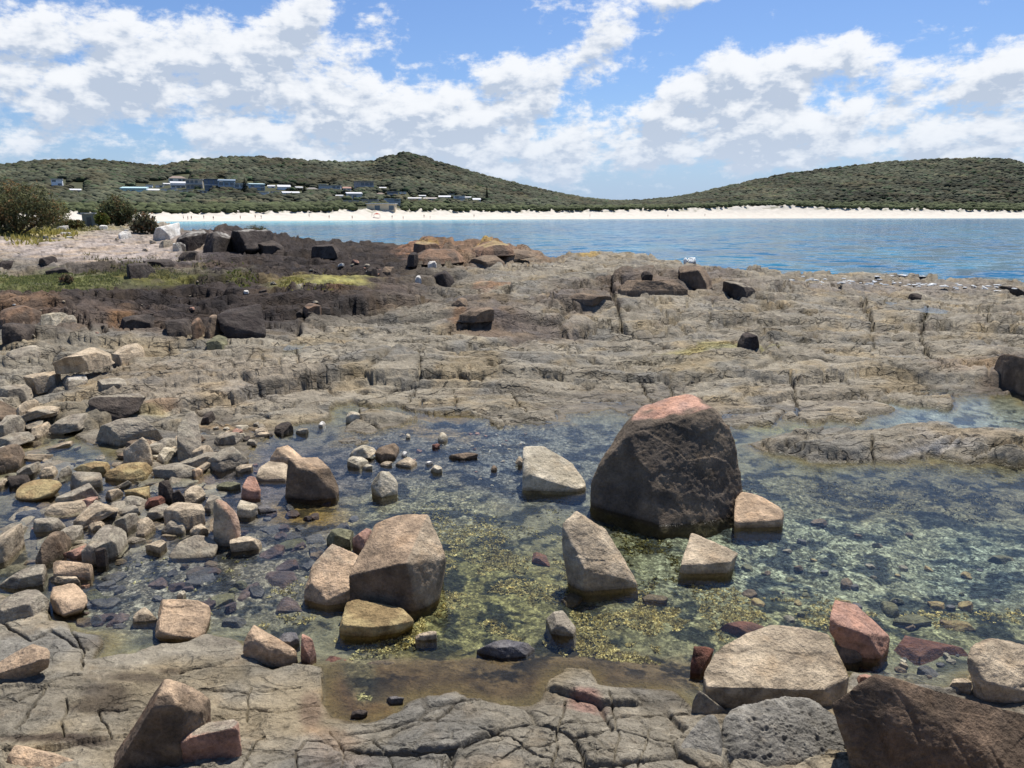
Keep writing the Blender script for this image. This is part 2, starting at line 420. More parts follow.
# ================================================================ THE ROCK PLATFORM (one sheet)
# heights read off the photograph: (column, row, height above the pool)
CTRL = [(-150, 395, .1), (0, 405, .1), (100, 400, .12), (200, 400, .14), (300, 395, .1), (338, 400, .04), (420, 406, .03), (500, 416, .03), (600, 408, .03), (730, 424, .03), (888, 414, .03), (1008, 394, .04), (1150, 400, .1),
        (400, 370, .16), (500, 365, .2), (620, 375, .18), (700, 372, .2), (820, 380, .14), (900, 372, .16), (1000, 350, .34), (1150, 340, .4), (520, 335, .34), (620, 330, .38), (700, 335, .34), (800, 330, .3), (900, 330, .28),
        (420, 320, .5), (300, 340, .42), (200, 350, .4), (100, 350, .42), (0, 345, .5), (-150, 345, .5), (0, 305, .85), (100, 300, .85), (200, 300, .85), (300, 295, .85), (400, 290, .8), (500, 290, .75), (560, 288, .72),
        (640, 288, .74), (700, 280, .72), (750, 292, .62), (800, 288, .55), (870, 292, .42), (950, 298, .34), (1024, 300, .36), (1150, 300, .36), (420, 262, 1.05), (480, 256, 1.1), (540, 262, 1.0), (600, 254, .95), (640, 257, .92), (690, 266, .85),
        (760, 272, .7), (850, 276, .5), (920, 279, .36), (1024, 283, .36), (350, 250, 1.2), (300, 250, 1.3), (250, 256, 1.3), (200, 255, 1.3), (200, 240, 1.45), (260, 240, 1.45), (100, 255, 1.4), (0, 255, 1.4), (-150, 255, 1.4), (0, 235, 1.75), (60, 230, 1.75),
        (110, 228, 1.75), (150, 226, 1.75), (-150, 235, 1.8), (60, 222, 1.95), (130, 221, 1.95), (160, 221, 1.9), (-150, 224, 2.0),
        # near edge of the pool and the rock the photographer stands on
        (-150, 590, .04), (0, 600, .05), (60, 625, .06), (150, 655, .05), (240, 660, .05), (320, 700, .03), (400, 720, .04), (470, 706, .05), (560, 690, .06), (640, 694, .06), (690, 716, .05), (860, 690, .03), (1000, 660, .03), (1150, 650, .05),
        (-150, 700, .2), (30, 690, .13), (150, 710, .12), (270, 720, .1), (30, 760, .1), (150, 768, .12), (400, 750, .13), (500, 740, .16), (600, 735, .17), (660, 740, .15), (600, 790, .3), (300, 790, .2), (800, 740, .02), (1000, 740, .02), (800, 800, .1), (1000, 800, .1), (60, 830, .3), (500, 900, .6), (-200, 900, .6), (1200, 900, .6), (500, 1100, .9), (0, 1100, .9), (1000, 1100, .9)]
cpt = np.array([at_z(a, b, z) for a, b, z in CTRL]); cz = np.array([c[2] for c in CTRL])


def polar(x, y): return np.stack([np.arctan2(x, y) * 3.0, np.log(np.hypot(x, y)) * 1.6], -1)
cq = polar(cpt[:, 0], cpt[:, 1])
_A = np.linalg.norm(cq[:, None] - cq[None], axis=-1); n_ = len(cq)
_M = np.zeros((n_ + 1, n_ + 1)); _M[:n_, :n_] = _A - np.eye(n_) * .02; _M[:n_, n_] = 1; _M[n_, :n_] = 1
_W = np.linalg.solve(_M, np.append(cz, 0))


def rbf(x, y):
    q = polar(x.ravel(), y.ravel()); out = np.zeros(len(q))
    for k in range(n_): out += _W[k] * np.hypot(q[:, 0] - cq[k, 0], q[:, 1] - cq[k, 1])
    return (out + _W[n_]).reshape(x.shape)


CREST = [(-400, 219, 2.0), (130, 219, 2.0), (163, 220, 1.95), (176, 229, 1.5), (205, 231, 1.45), (240, 230, 1.45), (272, 233, 1.4), (300, 241, 1.3), (340, 240, 1.25), (400, 247, 1.1), (415, 245, 1.15), (470, 244, 1.15), (530, 252, 1.05), (555, 256, .98), (600, 250, .95), (640, 253, .93),
         (690, 262, .86), (760, 269, .7), (850, 273, .5), (920, 276, .36), (960, 279, .33), (1024, 281, .33), (1400, 281, .33)]
crp = np.array([at_z(a, b, z) for a, b, z in CREST]); craz = np.arctan2(crp[:, 0], crp[:, 1]); crr = np.hypot(crp[:, 0], crp[:, 1])

POOL = [(-400, 486), (-30, 480), (18, 462), (22, 440), (50, 425), (92, 440), (130, 456), (200, 470), (248, 464), (256, 440), (290, 428), (318, 424), (338, 404), (350, 402), (420, 410), (470, 416), (500, 421), (530, 424), (545, 418), (600, 411), (640, 413), (730, 427), (780, 422), (840, 420), (888, 414), (890, 408), (872, 400), (885, 397), (910, 405), (940, 407), (958, 397),
        (1008, 394), (1020, 402), (1090, 405), (1300, 420), (1400, 660), (1010, 665), (985, 668), (960, 690), (900, 692), (860, 684), (835, 696), (700, 704), (690, 708), (672, 690), (640, 690), (608, 690), (600, 680), (575, 680), (558, 684), (545, 696), (515, 703), (480, 703), (462, 702), (450, 692), (435, 694), (415, 700), (395, 716), (365, 726), (345, 727), (328, 720), (322, 700), (325, 674), (300, 664), (275, 668), (245, 655), (235, 648), (210, 642), (160, 644), (140, 652), (110, 650), (100, 636), (70, 622), (48, 618), (40, 602), (0, 592), (-400, 592)]
ISLE = [(748, 446), (775, 438), (800, 432), (830, 430), (860, 432), (875, 436), (895, 431), (930, 428), (980, 432), (1024, 440), (1080, 445), (1080, 462), (1024, 462), (960, 461), (890, 460), (866, 461), (830, 460), (790, 456), (760, 453)]
FLATS = [[(348, 420), (372, 413), (404, 417), (410, 424), (380, 428), (345, 430)], [(340, 437), (360, 433), (376, 439), (360, 444), (342, 442)], [(496, 414), (520, 408), (555, 410), (568, 420), (540, 427), (497, 425)], [(560, 408), (600, 405), (618, 412), (590, 416), (562, 414)]]
P3 = lambda poly: at_z([p[0] for p in poly], [p[1] for p in poly], 0.0)[:, :2]


def poly_sd(x, y, pts):
    """signed distance, negative inside"""
    d = np.full(x.shape, 1e9); ins = np.zeros(x.shape, bool); n = len(pts)
    for i in range(n):
        x0, y0 = pts[i]; x1, y1 = pts[(i + 1) % n]
        ex, ey = x1 - x0, y1 - y0
        t = np.clip(((x - x0) * ex + (y - y0) * ey) / (ex * ex + ey * ey + 1e-12), 0, 1)
        d = np.minimum(d, (x - x0 - t * ex) ** 2 + (y - y0 - t * ey) ** 2)
        c = (y0 > y) != (y1 > y)
        ins ^= c & (x < ex * (y - y0) / (ey if abs(ey) > 1e-12 else 1e-12) + x0)
    d = np.sqrt(d); return np.where(ins, -d, d)


def ell(px, py, cx, cy, rx, ry, soft=.45):
    q = np.sqrt(((px - cx) / rx) ** 2 + ((py - cy) / ry) ** 2); return 1 - sstep(1 - soft, 1 + soft, q)


# cracks of the platform, traced: (width in pixels, points)
CRACKS = [(2.5, [(409, 254), (431, 264), (468, 264)]), (2.5, [(501, 264), (528, 264), (552, 258)]), (3, [(545, 297), (575, 285), (609, 282)]), (3.5, [(619, 284), (642, 293), (683, 292)]), (2.5, [(575, 307), (595, 316), (619, 319)]), (2, [(515, 299), (541, 292)]), (2, [(431, 306), (454, 309), (474, 304)]), (2, [(394, 307), (420, 306)]), (3, [(525, 354), (548, 353), (575, 356), (609, 361)]), (2, [(458, 378), (481, 378)]),
          (2, [(481, 368), (501, 366)]), (2, [(412, 388), (409, 402)]), (2, [(452, 385), (456, 410)]), (2.5, [(562, 385), (595, 381)]), (3.5, [(615, 365), (634, 360), (652, 356)]), (3, [(642, 378), (649, 391), (654, 398)]), (2.5, [(671, 375), (672, 396)]), (2.5, [(767, 291), (794, 285), (840, 286)]), (3, [(865, 296), (867, 308), (875, 323)]), (2, [(868, 330), (875, 345)]), (2, [(933, 322), (966, 326)]), (2, [(897, 370), (940, 368), (993, 368)]),
          (2.5, [(817, 374), (850, 373), (880, 369)]), (2, [(847, 373), (849, 386)]), (2, [(860, 393), (884, 395)]), (2.5, [(787, 393), (824, 389)]), (2.5, [(794, 380), (797, 410)]), (4, [(902, 390), (923, 393), (950, 386)]), (3, [(996, 370), (1010, 353)]), (3, [(100, 335), (115, 326), (132, 330)]), (3, [(29, 358), (44, 353), (59, 347)]), (2, [(0, 355), (16, 352)]), (2.5, [(144, 382), (169, 376)]), (2.5, [(110, 348), (125, 361)]),
          (2.5, [(81, 291), (105, 292), (134, 294)]), (2, [(98, 308), (117, 308)]), (2.5, [(122, 313), (144, 311), (156, 305)]), (2, [(80, 321), (102, 324)]), (2.5, [(184, 297), (204, 305), (219, 306)]), (2.5, [(241, 410), (252, 414), (269, 416)]), (2, [(267, 319), (280, 317)]), (2, [(170, 400), (200, 396), (232, 399)]), (2, [(205, 382), (240, 378), (262, 383)]), (2, [(320, 372), (333, 395)]), (2, [(184, 352), (199, 348)]), (2, [(310, 325), (330, 321), (360, 324)]), (2, [(380, 340), (400, 344), (424, 341)]),
          (2, [(690, 310), (720, 306), (760, 311)]), (2, [(820, 312), (850, 309), (866, 312)]), (2, [(650, 320), (690, 326), (730, 322)]), (2, [(560, 270), (600, 272), (640, 268)]), (2, [(700, 268), (740, 276), (790, 277)]), (2, [(430, 285), (470, 290), (510, 286)]),
          (5, [(610, 283), (614, 297), (620, 312), (622, 322)]), (4, [(622, 322), (645, 333), (669, 341)]), (4, [(622, 322), (598, 320), (575, 327), (560, 324)]), (2.5, [(616, 312), (640, 306), (672, 302)]), (3, [(464, 343), (500, 348), (527, 354), (545, 350), (572, 348)]), (3, [(420, 352), (450, 346), (478, 353)]),
          (3, [(424, 378), (450, 376), (482, 376)]), (2.5, [(421, 354), (420, 372), (412, 396)]), (2, [(508, 383), (516, 398), (526, 412)]), (2, [(340, 331), (370, 329), (405, 333)]), (2, [(345, 317), (370, 316), (384, 322)]), (4, [(357, 393), (385, 391), (413, 384)]), (4, [(744, 291), (780, 304), (812, 316)]), (5, [(862, 300), (868, 312), (875, 327)]),
          (5, [(926, 308), (921, 335), (930, 354), (944, 367)]), (2.5, [(820, 354), (848, 348), (870, 339)]), (2, [(714, 299), (705, 335)]), (2, [(772, 344), (800, 343), (820, 334)]), (2.5, [(964, 313), (995, 321), (1030, 331)]), (2.5, [(822, 377), (850, 372), (882, 369)]), (2.5, [(717, 413), (745, 408), (770, 407)]), (3, [(790, 374), (796, 392), (798, 414)]),
          (2, [(692, 396), (735, 396), (780, 388)]), (2.5, [(900, 348), (918, 347)]), (4, [(537, 302), (575, 292), (612, 287)]), (2, [(262, 353), (262, 369), (285, 355)]), (2, [(203, 364), (218, 366)]), (3, [(150, 379), (165, 376), (180, 371)]), (2.5, [(296, 350), (301, 365), (322, 369)]), (2, [(240, 408), (268, 412), (300, 406)]), (3, [(52, 362), (80, 365), (108, 361)]), (2, [(108, 352), (118, 360), (128, 354)]),
          (2.5, [(280, 330), (330, 333)]), (2, [(300, 310), (350, 306), (384, 310)]), (2, [(440, 330), (470, 326)]), (2.5, [(540, 318), (556, 300)]), (2, [(577, 340), (582, 352)]), (2, [(640, 290), (665, 312), (690, 330)]), (3, [(700, 392), (706, 410)]), (2, [(848, 393), (880, 398)]), (2.5, [(880, 300), (940, 303), (1000, 308)]), (2.5, [(905, 325), (960, 330), (1000, 342)]), (2, [(760, 320), (765, 335), (780, 352)]),
          (2, [(690, 300), (672, 322)]), (3, [(420, 405), (421, 398)]), (2, [(560, 356), (620, 362), (680, 358)]), (2, [(540, 372), (600, 379), (660, 372)]), (2, [(640, 355), (655, 345)]), (2, [(470, 392), (510, 387), (560, 390)]), (2, [(600, 398), (640, 392), (680, 396)]),
          (2.5, [(785, 438), (812, 446), (850, 459)]), (3, [(871, 437), (874, 461)]), (2.5, [(972, 458), (1000, 448), (1024, 444)]), (2, [(900, 440), (950, 436)]), (2, [(762, 441), (776, 452)]),
          # near rock: joints between the rounded blocks
          (4, [(558, 735), (561, 712), (566, 694)]), (3, [(615, 768), (617, 735), (614, 712), (608, 692)]), (3, [(638, 770), (646, 735), (650, 722)]), (3, [(617, 712), (650, 710), (690, 712)]), (3.5, [(478, 724), (506, 731), (525, 742), (548, 740), (560, 733)]), (3, [(525, 742), (541, 751), (556, 755)]), (5, [(552, 768), (557, 742)]), (3, [(617, 750), (637, 752)]), (3, [(395, 768), (386, 752), (372, 738)]), (4, [(390, 737), (412, 725), (436, 714)]), (3, [(436, 714), (458, 702)]),
          (4, [(296, 770), (297, 752), (308, 742)]), (3, [(436, 752), (470, 742), (500, 735)]), (3, [(560, 720), (590, 716), (617, 712)]), (2.5, [(340, 770), (345, 748), (330, 730)]), (2.5, [(440, 770), (446, 752)]), (2.5, [(480, 770), (500, 752), (525, 742)]), (3, [(265, 735), (250, 750), (240, 770)]), (2.5, [(310, 742), (330, 745), (372, 738)]), (3, [(560, 740), (580, 748), (616, 745)]), (2.5, [(655, 735), (690, 738)]),
          (4, [(84, 672), (83, 650), (70, 628)]), (4, [(20, 705), (50, 688), (84, 680)]), (3.5, [(66, 700), (64, 740)]), (3, [(28, 640), (50, 632), (88, 650)]), (3, [(0, 622), (20, 632), (28, 640)]), (4, [(15, 732), (35, 708), (48, 690)]), (3, [(110, 738), (98, 712), (126, 712)]), (2, [(180, 672), (210, 668), (240, 660)]), (2, [(200, 690), (250, 694), (300, 688)]), (2, [(220, 706), (270, 712), (320, 704)]), (2.5, [(250, 690), (246, 720)])]

# colours of the platform where they stand: (column, row, half width, half height, albedo, weight)
DARK = (.036, .028, .024); GREY = (.243, .214, .162); TAN = (.27, .222, .152); ORANGE = (.19, .115, .065); PINKGR = (.345, .29, .245); GRASS = (.13, .135, .05); OLIVE = (.12, .115, .03)
PATCH = [(120, 296, 210, 30, DARK, .9), (260, 272, 190, 36, DARK, .95), (120, 318, 170, 16, (.10, .075, .06), .8), (250, 240, 70, 18, DARK, .95), (330, 252, 110, 22, DARK, .92), (240, 298, 150, 24, DARK, .9), (340, 285, 80, 9, (.12, .09, .07), .6), (200, 250, 40, 18, (.07, .055, .05), .8),
         (20, 310, 40, 14, ORANGE, .7), (118, 322, 14, 8, ORANGE, .8), (330, 296, 12, 6, ORANGE, .55), (390, 297, 40, 9, (.10, .075, .06), .7), (480, 312, 40, 20, (.11, .085, .07), .7), (520, 326, 60, 12, (.13, .10, .085), .7), (458, 320, 9, 5, ORANGE, .9), (640, 287, 60, 8, (.11, .08, .062), .8), (575, 298, 42, 13, (.13, .10, .08), .7),
         (480, 250, 75, 11, (.20, .115, .065), .8), (420, 252, 18, 8, (.3, .17, .11), .6), (490, 244, 14, 3, (.45, .32, .08), .9), (426, 243, 9, 2.5, (.42, .32, .09), .8), (585, 251, 10, 4, (.4, .26, .06), .7), (487, 282, 10, 5, (.30, .17, .10), .6),
         (720, 290, 40, 8, (.12, .095, .08), .5), (700, 275, 45, 10, (.15, .12, .10), .6), (900, 286, 120, 6, (.2, .17, .15), .5),
         (90, 248, 115, 15, PINKGR, 1.0), (40, 240, 60, 10, PINKGR, .9), (150, 232, 40, 10, (.26, .22, .18), .6), (30, 232, 50, 6, (.30, .26, .10), .8), (90, 226, 40, 4, (.26, .23, .12), .7),
         (45, 281, 85, 9, GRASS, .95), (150, 276, 60, 6, OLIVE, .8), (15, 284, 40, 7, GRASS, .8), (245, 279, 20, 4, OLIVE, .8), (320, 283, 45, 8, (.20, .19, .06), .85), (300, 276, 30, 4, (.25, .19, .08), .6), (345, 281, 30, 5, (.33, .30, .10), .7), (308, 291, 16, 2, (.6, .55, .42), .9), (30, 273, 60, 4, (.2, .19, .11), .7), (190, 268, 50, 3, (.20, .18, .11), .5),
         (40, 404, 40, 8, TAN, .6), (70, 405, 30, 5, (.40, .25, .12), .6), (160, 410, 25, 5, (.34, .20, .10), .6), (150, 416, 25, 3, (.5, .40, .2), .7), (230, 425, 30, 5, (.38, .27, .15), .6), (720, 346, 60, 3, (.30, .27, .10), .6), (720, 400, 50, 25, (.30, .265, .20), .6), (400, 385, 60, 18, (.30, .26, .19), .6),
         (820, 400, 70, 20, (.29, .25, .19), .4), (1010, 375, 30, 25, (.10, .075, .06), .75), (960, 365, 30, 10, (.22, .16, .11), .5), (880, 385, 50, 12, (.2, .17, .12), .4), (200, 380, 130, 30, (.29, .235, .17), .5), (690, 360, 80, 8, (.22, .19, .13), .5),
         (110, 690, 26, 12, (.085, .072, .058), .9), (140, 672, 30, 5, (.085, .072, .058), .9), (170, 664, 14, 3, (.085, .072, .058), .8), (100, 703, 30, 7, (.085, .072, .058), .9), (60, 745, 55, 5, (.05, .036, .03), .8), (100, 640, 30, 6, (.10, .085, .068), .7), (235, 640, 40, 6, (.12, .10, .08), .4),
         (585, 696, 14, 8, (.34, .19, .15), .7), (585, 703, 20, 5, (.30, .19, .15), .5), (490, 757, 30, 9, (.30, .22, .13), .4), (310, 712, 12, 18, (.13, .085, .07), .6), (332, 735, 30, 10, (.22, .13, .075), .4), (338, 758, 40, 14, (.24, .17, .14), .3),
         (960, 440, 60, 8, (.34, .30, .25), .5), (930, 452, 40, 4, (.5, .47, .43), .5)]
# floor of the pool: (column, row, half width, half height, albedo, weight, pebbliness)
FLOOR = [(180, 520, 190, 70, (.15, .115, .105), .7, .4), (150, 590, 80, 40, (.21, .195, .165), .8, 1.0), (270, 570, 60, 45, (.22, .20, .16), .7, 1.0), (260, 460, 120, 35, (.11, .09, .095), .7, .5), (310, 508, 40, 14, (.23, .14, .03), .85, .4), (170, 472, 40, 6, (.25, .15, .05), .6, .3), (30, 452, 40, 8, (.28, .2, .09), .6, .3),
         (440, 450, 110, 40, (.13, .12, .115), .8, 1.0), (430, 520, 90, 40, (.21, .20, .14), .8, 1.0), (460, 590, 90, 50, (.20, .185, .075), .8, .8), (560, 600, 120, 60, (.19, .175, .075), .7, .8), (560, 450, 90, 45, (.16, .165, .16), .7, 1.0), (640, 550, 60, 30, (.10, .095, .03), .9, .4),
         (850, 560, 220, 80, (.25, .265, .19), .8, 1.0), (780, 530, 120, 50, (.25, .27, .20), .7, 1.0), (900, 485, 150, 22, (.13, .115, .07), .75, .7), (980, 560, 60, 40, (.17, .21, .18), .6, 1.0), (760, 610, 120, 30, (.20, .19, .09), .6, .9), (930, 620, 110, 20, (.19, .19, .10), .6, .9), (960, 412, 80, 16, (.30, .33, .30), .7, .4), (780, 428, 60, 5, (.33, .30, .11), .6, .2),
         (510, 672, 200, 32, (.165, .112, .058), 1.0, .1), (560, 655, 140, 16, (.155, .11, .06), .9, .15), (450, 640, 60, 9, (.17, .15, .06), .6, .6), (340, 700, 20, 25, (.17, .095, .05), .8, .2), (375, 705, 20, 10, (.22, .11, .04), .7, .2), (360, 665, 16, 30, (.22, .20, .12), .6, .9), (560, 694, 40, 6, (.15, .11, .065), .8, .1), (640, 672, 60, 20, (.14, .10, .06), .8, .1), (720, 690, 20, 10, (.2, .18, .08), .6, .8), (880, 668, 60, 12, (.21, .185, .14), .8, .9), (420, 430, 60, 6, (.27, .18, .07), .5, .2), (430, 414, 70, 3, (.24, .16, .06), .8, .1)]
DEPTH = [(500, 675, 200, 26, -.85), (180, 540, 200, 70, -.55), (360, 690, 50, 40, -.7), (900, 676, 80, 14, -.6), (640, 500, 70, 60, .3), (880, 540, 160, 60, .5), (430, 450, 80, 25, -.5), (60, 450, 60, 14, -.4)]


def zone_mix(px, py, base, zones):
    c = np.broadcast_to(np.array(base), px.shape + (3,)).copy(); peb = np.zeros(px.shape)
    for z in zones:
        m = (np.abs(px - z[0]) < z[2] * 1.6) & (np.abs(py - z[1]) < z[3] * 1.6)
        if not m.any(): continue
        w = ell(px[m], py[m], z[0], z[1], z[2], z[3]) * z[5]
        c[m] = c[m] * (1 - w[:, None]) + np.array(z[4]) * w[:, None]
        if len(z) > 6: peb[m] = peb[m] * (1 - w) + z[6] * w
    return c, peb


def flat_ground(x, y):
    """the platform without its fine relief: height, signed distance to water, base height"""
    r = np.hypot(x, y); az = np.arctan2(x, y)
    zb = rbf(x, y)
    rc = np.interp(az, craz, crr); 
    wx = x + .10 * r / 6 * fbm2(x * 1.3, y * 1.3, 3, 4.0); wy = y + .16 * r / 6 * fbm2(x * 1.3, y * 1.3, 3, 8.0)
    sd = poly_sd(wx, wy, P3(POOL))
    for q in [ISLE] + FLATS: sd = np.maximum(sd, -poly_sd(wx, wy, P3(q)))
    isl = -poly_sd(wx, wy, P3(ISLE)); flat = np.max([-poly_sd(wx, wy, P3(q)) for q in FLATS], axis=0)
    land = np.minimum(np.maximum(zb, .02), .015 + .60 * np.maximum(sd, 0) + .0)
    land = np.where(isl > 0, .02 + .15 * sstep(0, .28, isl), land); land = np.where(flat > 0, .012 + .05 * sstep(0, .3, flat), land)
    far = zb - .30 * (r - rc) - .03 * (r - rc) ** 2
    land = np.where(r > rc, np.maximum(np.minimum(land, far), -2.2), land)
    return land, sd, rc


def ground_sheet():
    # rows follow the slope of sight, columns the bearing: finer near the photographer, coarser far off
    pys = np.concatenate([np.arange(1150, 800, -3.0), np.arange(800, 245, -.72)])
    r1 = np.array([np.hypot(*at_z(512, p, .25)[:2]) for p in pys]); r1 = r1[r1 < 34]
    r2 = np.exp(np.linspace(math.log(r1[-1]), math.log(150), 110))[1:]
    rr = np.concatenate([r1, r2]); tt = np.linspace(-1.15, 1.15, 1180); azs = np.arctan(tt)
    AZ, RR = np.meshgrid(azs, rr); x = RR * np.sin(AZ); y = RR * np.cos(AZ)
    z0, sd, rc = flat_ground(x, y)
    px, py = project(np.stack([x, y, np.maximum(z0, 0)], -1))
    r = RR
    # ---- jointed, bedded rock: blocks of three sizes with their own height and tilt
    wx = .30 * fbm2(x * .6, y * .6, 2, 1.0); wy = .30 * fbm2(x * .6, y * .6, 2, 5.0)
    det = np.zeros_like(x); crackd = np.zeros_like(x)
    rot = .25; u = (x * math.cos(rot) + y * math.sin(rot)) + wx; v = (-x * math.sin(rot) + y * math.cos(rot)) + wy
    u2 = (x * math.cos(-.2) + y * math.sin(-.2)) + wx * .4; v2 = (-x * math.sin(-.2) + y * math.cos(-.2)) + wy * .4
    near = sstep(7.5, 10, r)
    left = 1 - sstep(-.28, -.12, x / y)                    # more broken ledges to the left
    for (su, sv_, off, tilt, cw, cd, wgt, uu, vv) in ((.20, .36, .09, .11, .030, .07, near, u, v), (.55, 1.0, .040, .08, .030, .04, .45 + .45 * near, u2, v2), (1.7, 2.6, .010, .03, .05, .010, .6 + .2 * near, u, v), (5.0, 7.5, .006, .03, .08, .006, np.ones_like(x), u2, v2)):
        d1, e, idx, ox, oy = voro2(uu * su, vv * sv_)
        rnd = _rand[idx] - .5; tx = _rand[(idx * 5 + 3) & 255] - .5; ty = _rand[(idx * 11 + 7) & 255] - .5
        det += wgt * (off * rnd * (1 + .5 * left) + tilt * (tx * ox / su + ty * oy / sv_))
        ck = np.exp(-(e / cw) ** 2) * (.35 + .65 * sstep(.35, .6, _rand[(idx * 3 + 1) & 255])); crackd += wgt * cd * ck
    for (su, sv_, off, lip, rr_, sd_) in ((.16, .55, .050, .06, .10, 61), (.40, 1.5, .022, .026, .32, 67)):
        a_ = x * math.cos(rr_) + y * math.sin(rr_); b_ = -x * math.sin(rr_) + y * math.cos(rr_)
        a_ = a_ + .9 * perlin2(x * .35 + sd_, y * .35); b_ = b_ + .45 * perlin2(x * .4, y * .4 + sd_)
        d1, e, idx, ox, oy = voro2(a_ * su + sd_, b_ * sv_)
        det += (.25 + .75 * near) * (off * (_rand[idx] - .5) * (1 + .6 * left) - lip * oy * 1.4)
        crackd += (.3 + .7 * near) * .5 * off * np.exp(-(e / .035) ** 2) * sstep(.3, .6, _rand[(idx * 3 + 1) & 255])
    fg = (1 - sstep(4.6, 5.6, r)) * sstep(320, 370, px)          # the near rock is split into rounded blocks
    d1, e, idx, ox, oy = voro2(u * 1.9 + 3, v * 2.7 + 8)
    det += fg * (.040 * (_rand[idx] - .5) + .07 * ((_rand[(idx * 5 + 3) & 255] - .5) * ox + (_rand[(idx * 11 + 7) & 255] - .5) * oy) - .02 * d1 ** 2); crackd += fg * .05 * np.exp(-(e / .05) ** 2)
    d1, e, idx, ox, oy = voro2(u2 * 5.2 + 3, v2 * 7.2 + 8); det += fg * .012 * (_rand[idx] - .5); crackd += fg * .010 * np.exp(-(e / .06) ** 2)
    big = fbm2(x * .25, y * .4, 3, 3.0) * .12 * near
    fine = fbm2(x * 3.0, y * 3.6, 5, 2.0, .55) * .017 + fbm2(x * 14, y * 16, 3, 6.0, .6) * .006
    # bedding: thin ledges running across, dipping away
    lay = (y * .55 + x * .18 + .8 * fbm2(x * .5, y * .5, 3, 12.0)) * 2.4; saw = (lay - np.floor(lay)); led = np.where(saw < .86, saw / .86, (1 - saw) / .14)
    det += (led - .5) * (.006 + .05 * left) * (.25 + .75 * near) * sstep(.0, .25, fbm2(x * .3, y * .3, 2, 20.0) + .15)
    # the near slabs at the left are smooth, sand-worn sheets
    sl = np.maximum(ell(px, py, 210, 700, 120, 50), ell(px, py, 20, 640, 60, 40) * .4); det *= (1 - .75 * sl); crackd *= (1 - .8 * sl)
    grav = np.maximum(np.maximum(ell(px, py, 90, 245, 130, 18), ell(px, py, 60, 281, 110, 9)), ell(px, py, 320, 283, 50, 8)); det *= (1 - .9 * grav)
    crk = np.zeros_like(x)
    for (w, pts) in CRACKS:
        if pts[0][1] > 560: w = w * .62
        for (x0, y0), (x1, y1) in zip(pts[:-1], pts[1:]):
            m = (px > min(x0, x1) - 14) & (px < max(x0, x1) + 14) & (py > min(y0, y1) - 12) & (py < max(y0, y1) + 12)
            if not m.any(): continue
            jx = px[m] + 3.2 * fbm2(x[m] * 4, y[m] * 4, 3); jy = py[m] + 2.4 * fbm2(x[m] * 4 + 40, y[m] * 4, 3)
            ex, ey = x1 - x0, y1 - y0; t = np.clip(((jx - x0) * ex + (jy - y0) * ey) / (ex * ex + ey * ey), 0, 1)
            d = np.hypot(jx - x0 - t * ex, jy - y0 - t * ey); ww = w * (.55 + .3 * perlin2(x[m] * 3 + 9, y[m] * 3))
            crk[m] = np.maximum(crk[m], np.exp(-(d / np.maximum(ww * .46, .72)) ** 2) * w * r[m] / FPX * 4.2)
    # joints of the platform: long fissures of uneven width between the slabs
    jn = np.zeros_like(x)
    for (su, sv_, uu, vv, wd, prob, dp) in ((.20, .36, u, v, 1.5, .85, 1.0), (.55, 1.0, u2, v2, 1.0, .6, .8), (1.25, 2.6, u, v, .7, .35, .5)):
        dpx, hh = joints(uu * su, vv * sv_, su, sv_, r); wv_ = wd * (.5 + .9 * _rand[(hh * 3 + 11) & 255]) * (.75 + .9 * perlin2(x * 1.1 + su * 9, y * 1.1)); on = _rand[hh] < prob
        jn = np.maximum(jn, on * dp * np.exp(-(dpx / np.maximum(wv_, .35)) ** 2) * (wv_ > .2))
    jn *= sstep(6.5, 8.5, r) * (1 - grav)
    crk = np.maximum(crk, jn * 4.5 * r / FPX)
    out = sstep(0.0, .45, sd)                                # relief fades in from the waterline
    edge = np.where(sd > 0, .6 + .4 * out, 0)
    relief = (det + big) * edge * sstep(1.0, 3.0, r) + fine * (.4 + .6 * out) - crackd * (.55 + .45 * out) - crk
    dk = np.clip(ell(px, py, 250, 246, 170, 22) + ell(px, py, 120, 300, 200, 34) + ell(px, py, 280, 275, 150, 22), 0, 1) * (1 - grav); d1, e, idx, ox, oy = voro2(u * .5, v * .9); d2, e2, idx2, _a, _b = voro2(u2 * 1.3, v2 * 2.2)
    relief = relief + dk * (r < rc - .8) * (.14 * (_rand[idx] - .45) + .22 * ((_rand[(idx * 5 + 3) & 255] - .5) * ox - .6 * oy) + .05 * (_rand[idx2] - .5) - .10 * np.exp(-(e / .05) ** 2))
    lift = .30 * ell(px, py, 472, 250, 72, 9, .3) + .34 * ell(px, py, 235, 240, 62, 9, .4) + .22 * ell(px, py, 652, 284, 44, 6, .3) + .16 * ell(px, py, 480, 315, 50, 12, .5) + .15 * ell(px, py, 740, 283, 40, 7, .4)
    d1, e, idx, ox, oy = voro2(u * .45 + 9, v * .8 + 4); relief = relief + lift * (.5 + .9 * _rand[idx] + .8 * (_rand[(idx * 5 + 3) & 255] - .5) * ox - .5 * oy) - lift * .5 * np.exp(-(e / .05) ** 2)
    # block fronts standing at the water: round the near slabs' rims
    z_land = z0 + relief; z_land = np.where((sd > 0) & (r < rc - .5), np.maximum(z_land, .012 - crk * .8 + .25 * fine), z_land)
    # ---- pool floor
    dm = np.ones_like(x)
    for (cx, cy, rx, ry, k) in DEPTH: dm = dm * (1 + k * ell(px, py, cx, cy, rx, ry))
    dep = (.012 + np.minimum(.25 * np.maximum(-sd, 0), .075) + .025 * np.clip(fbm2(x * .7, y * .9, 3, 31.0), -1, 1) * sstep(.1, .5, -sd)) * dm
    lump = fbm2(x * 2.6, y * 2.6, 4, 15.0, .6) * .024 * sstep(.05, .3, -sd)
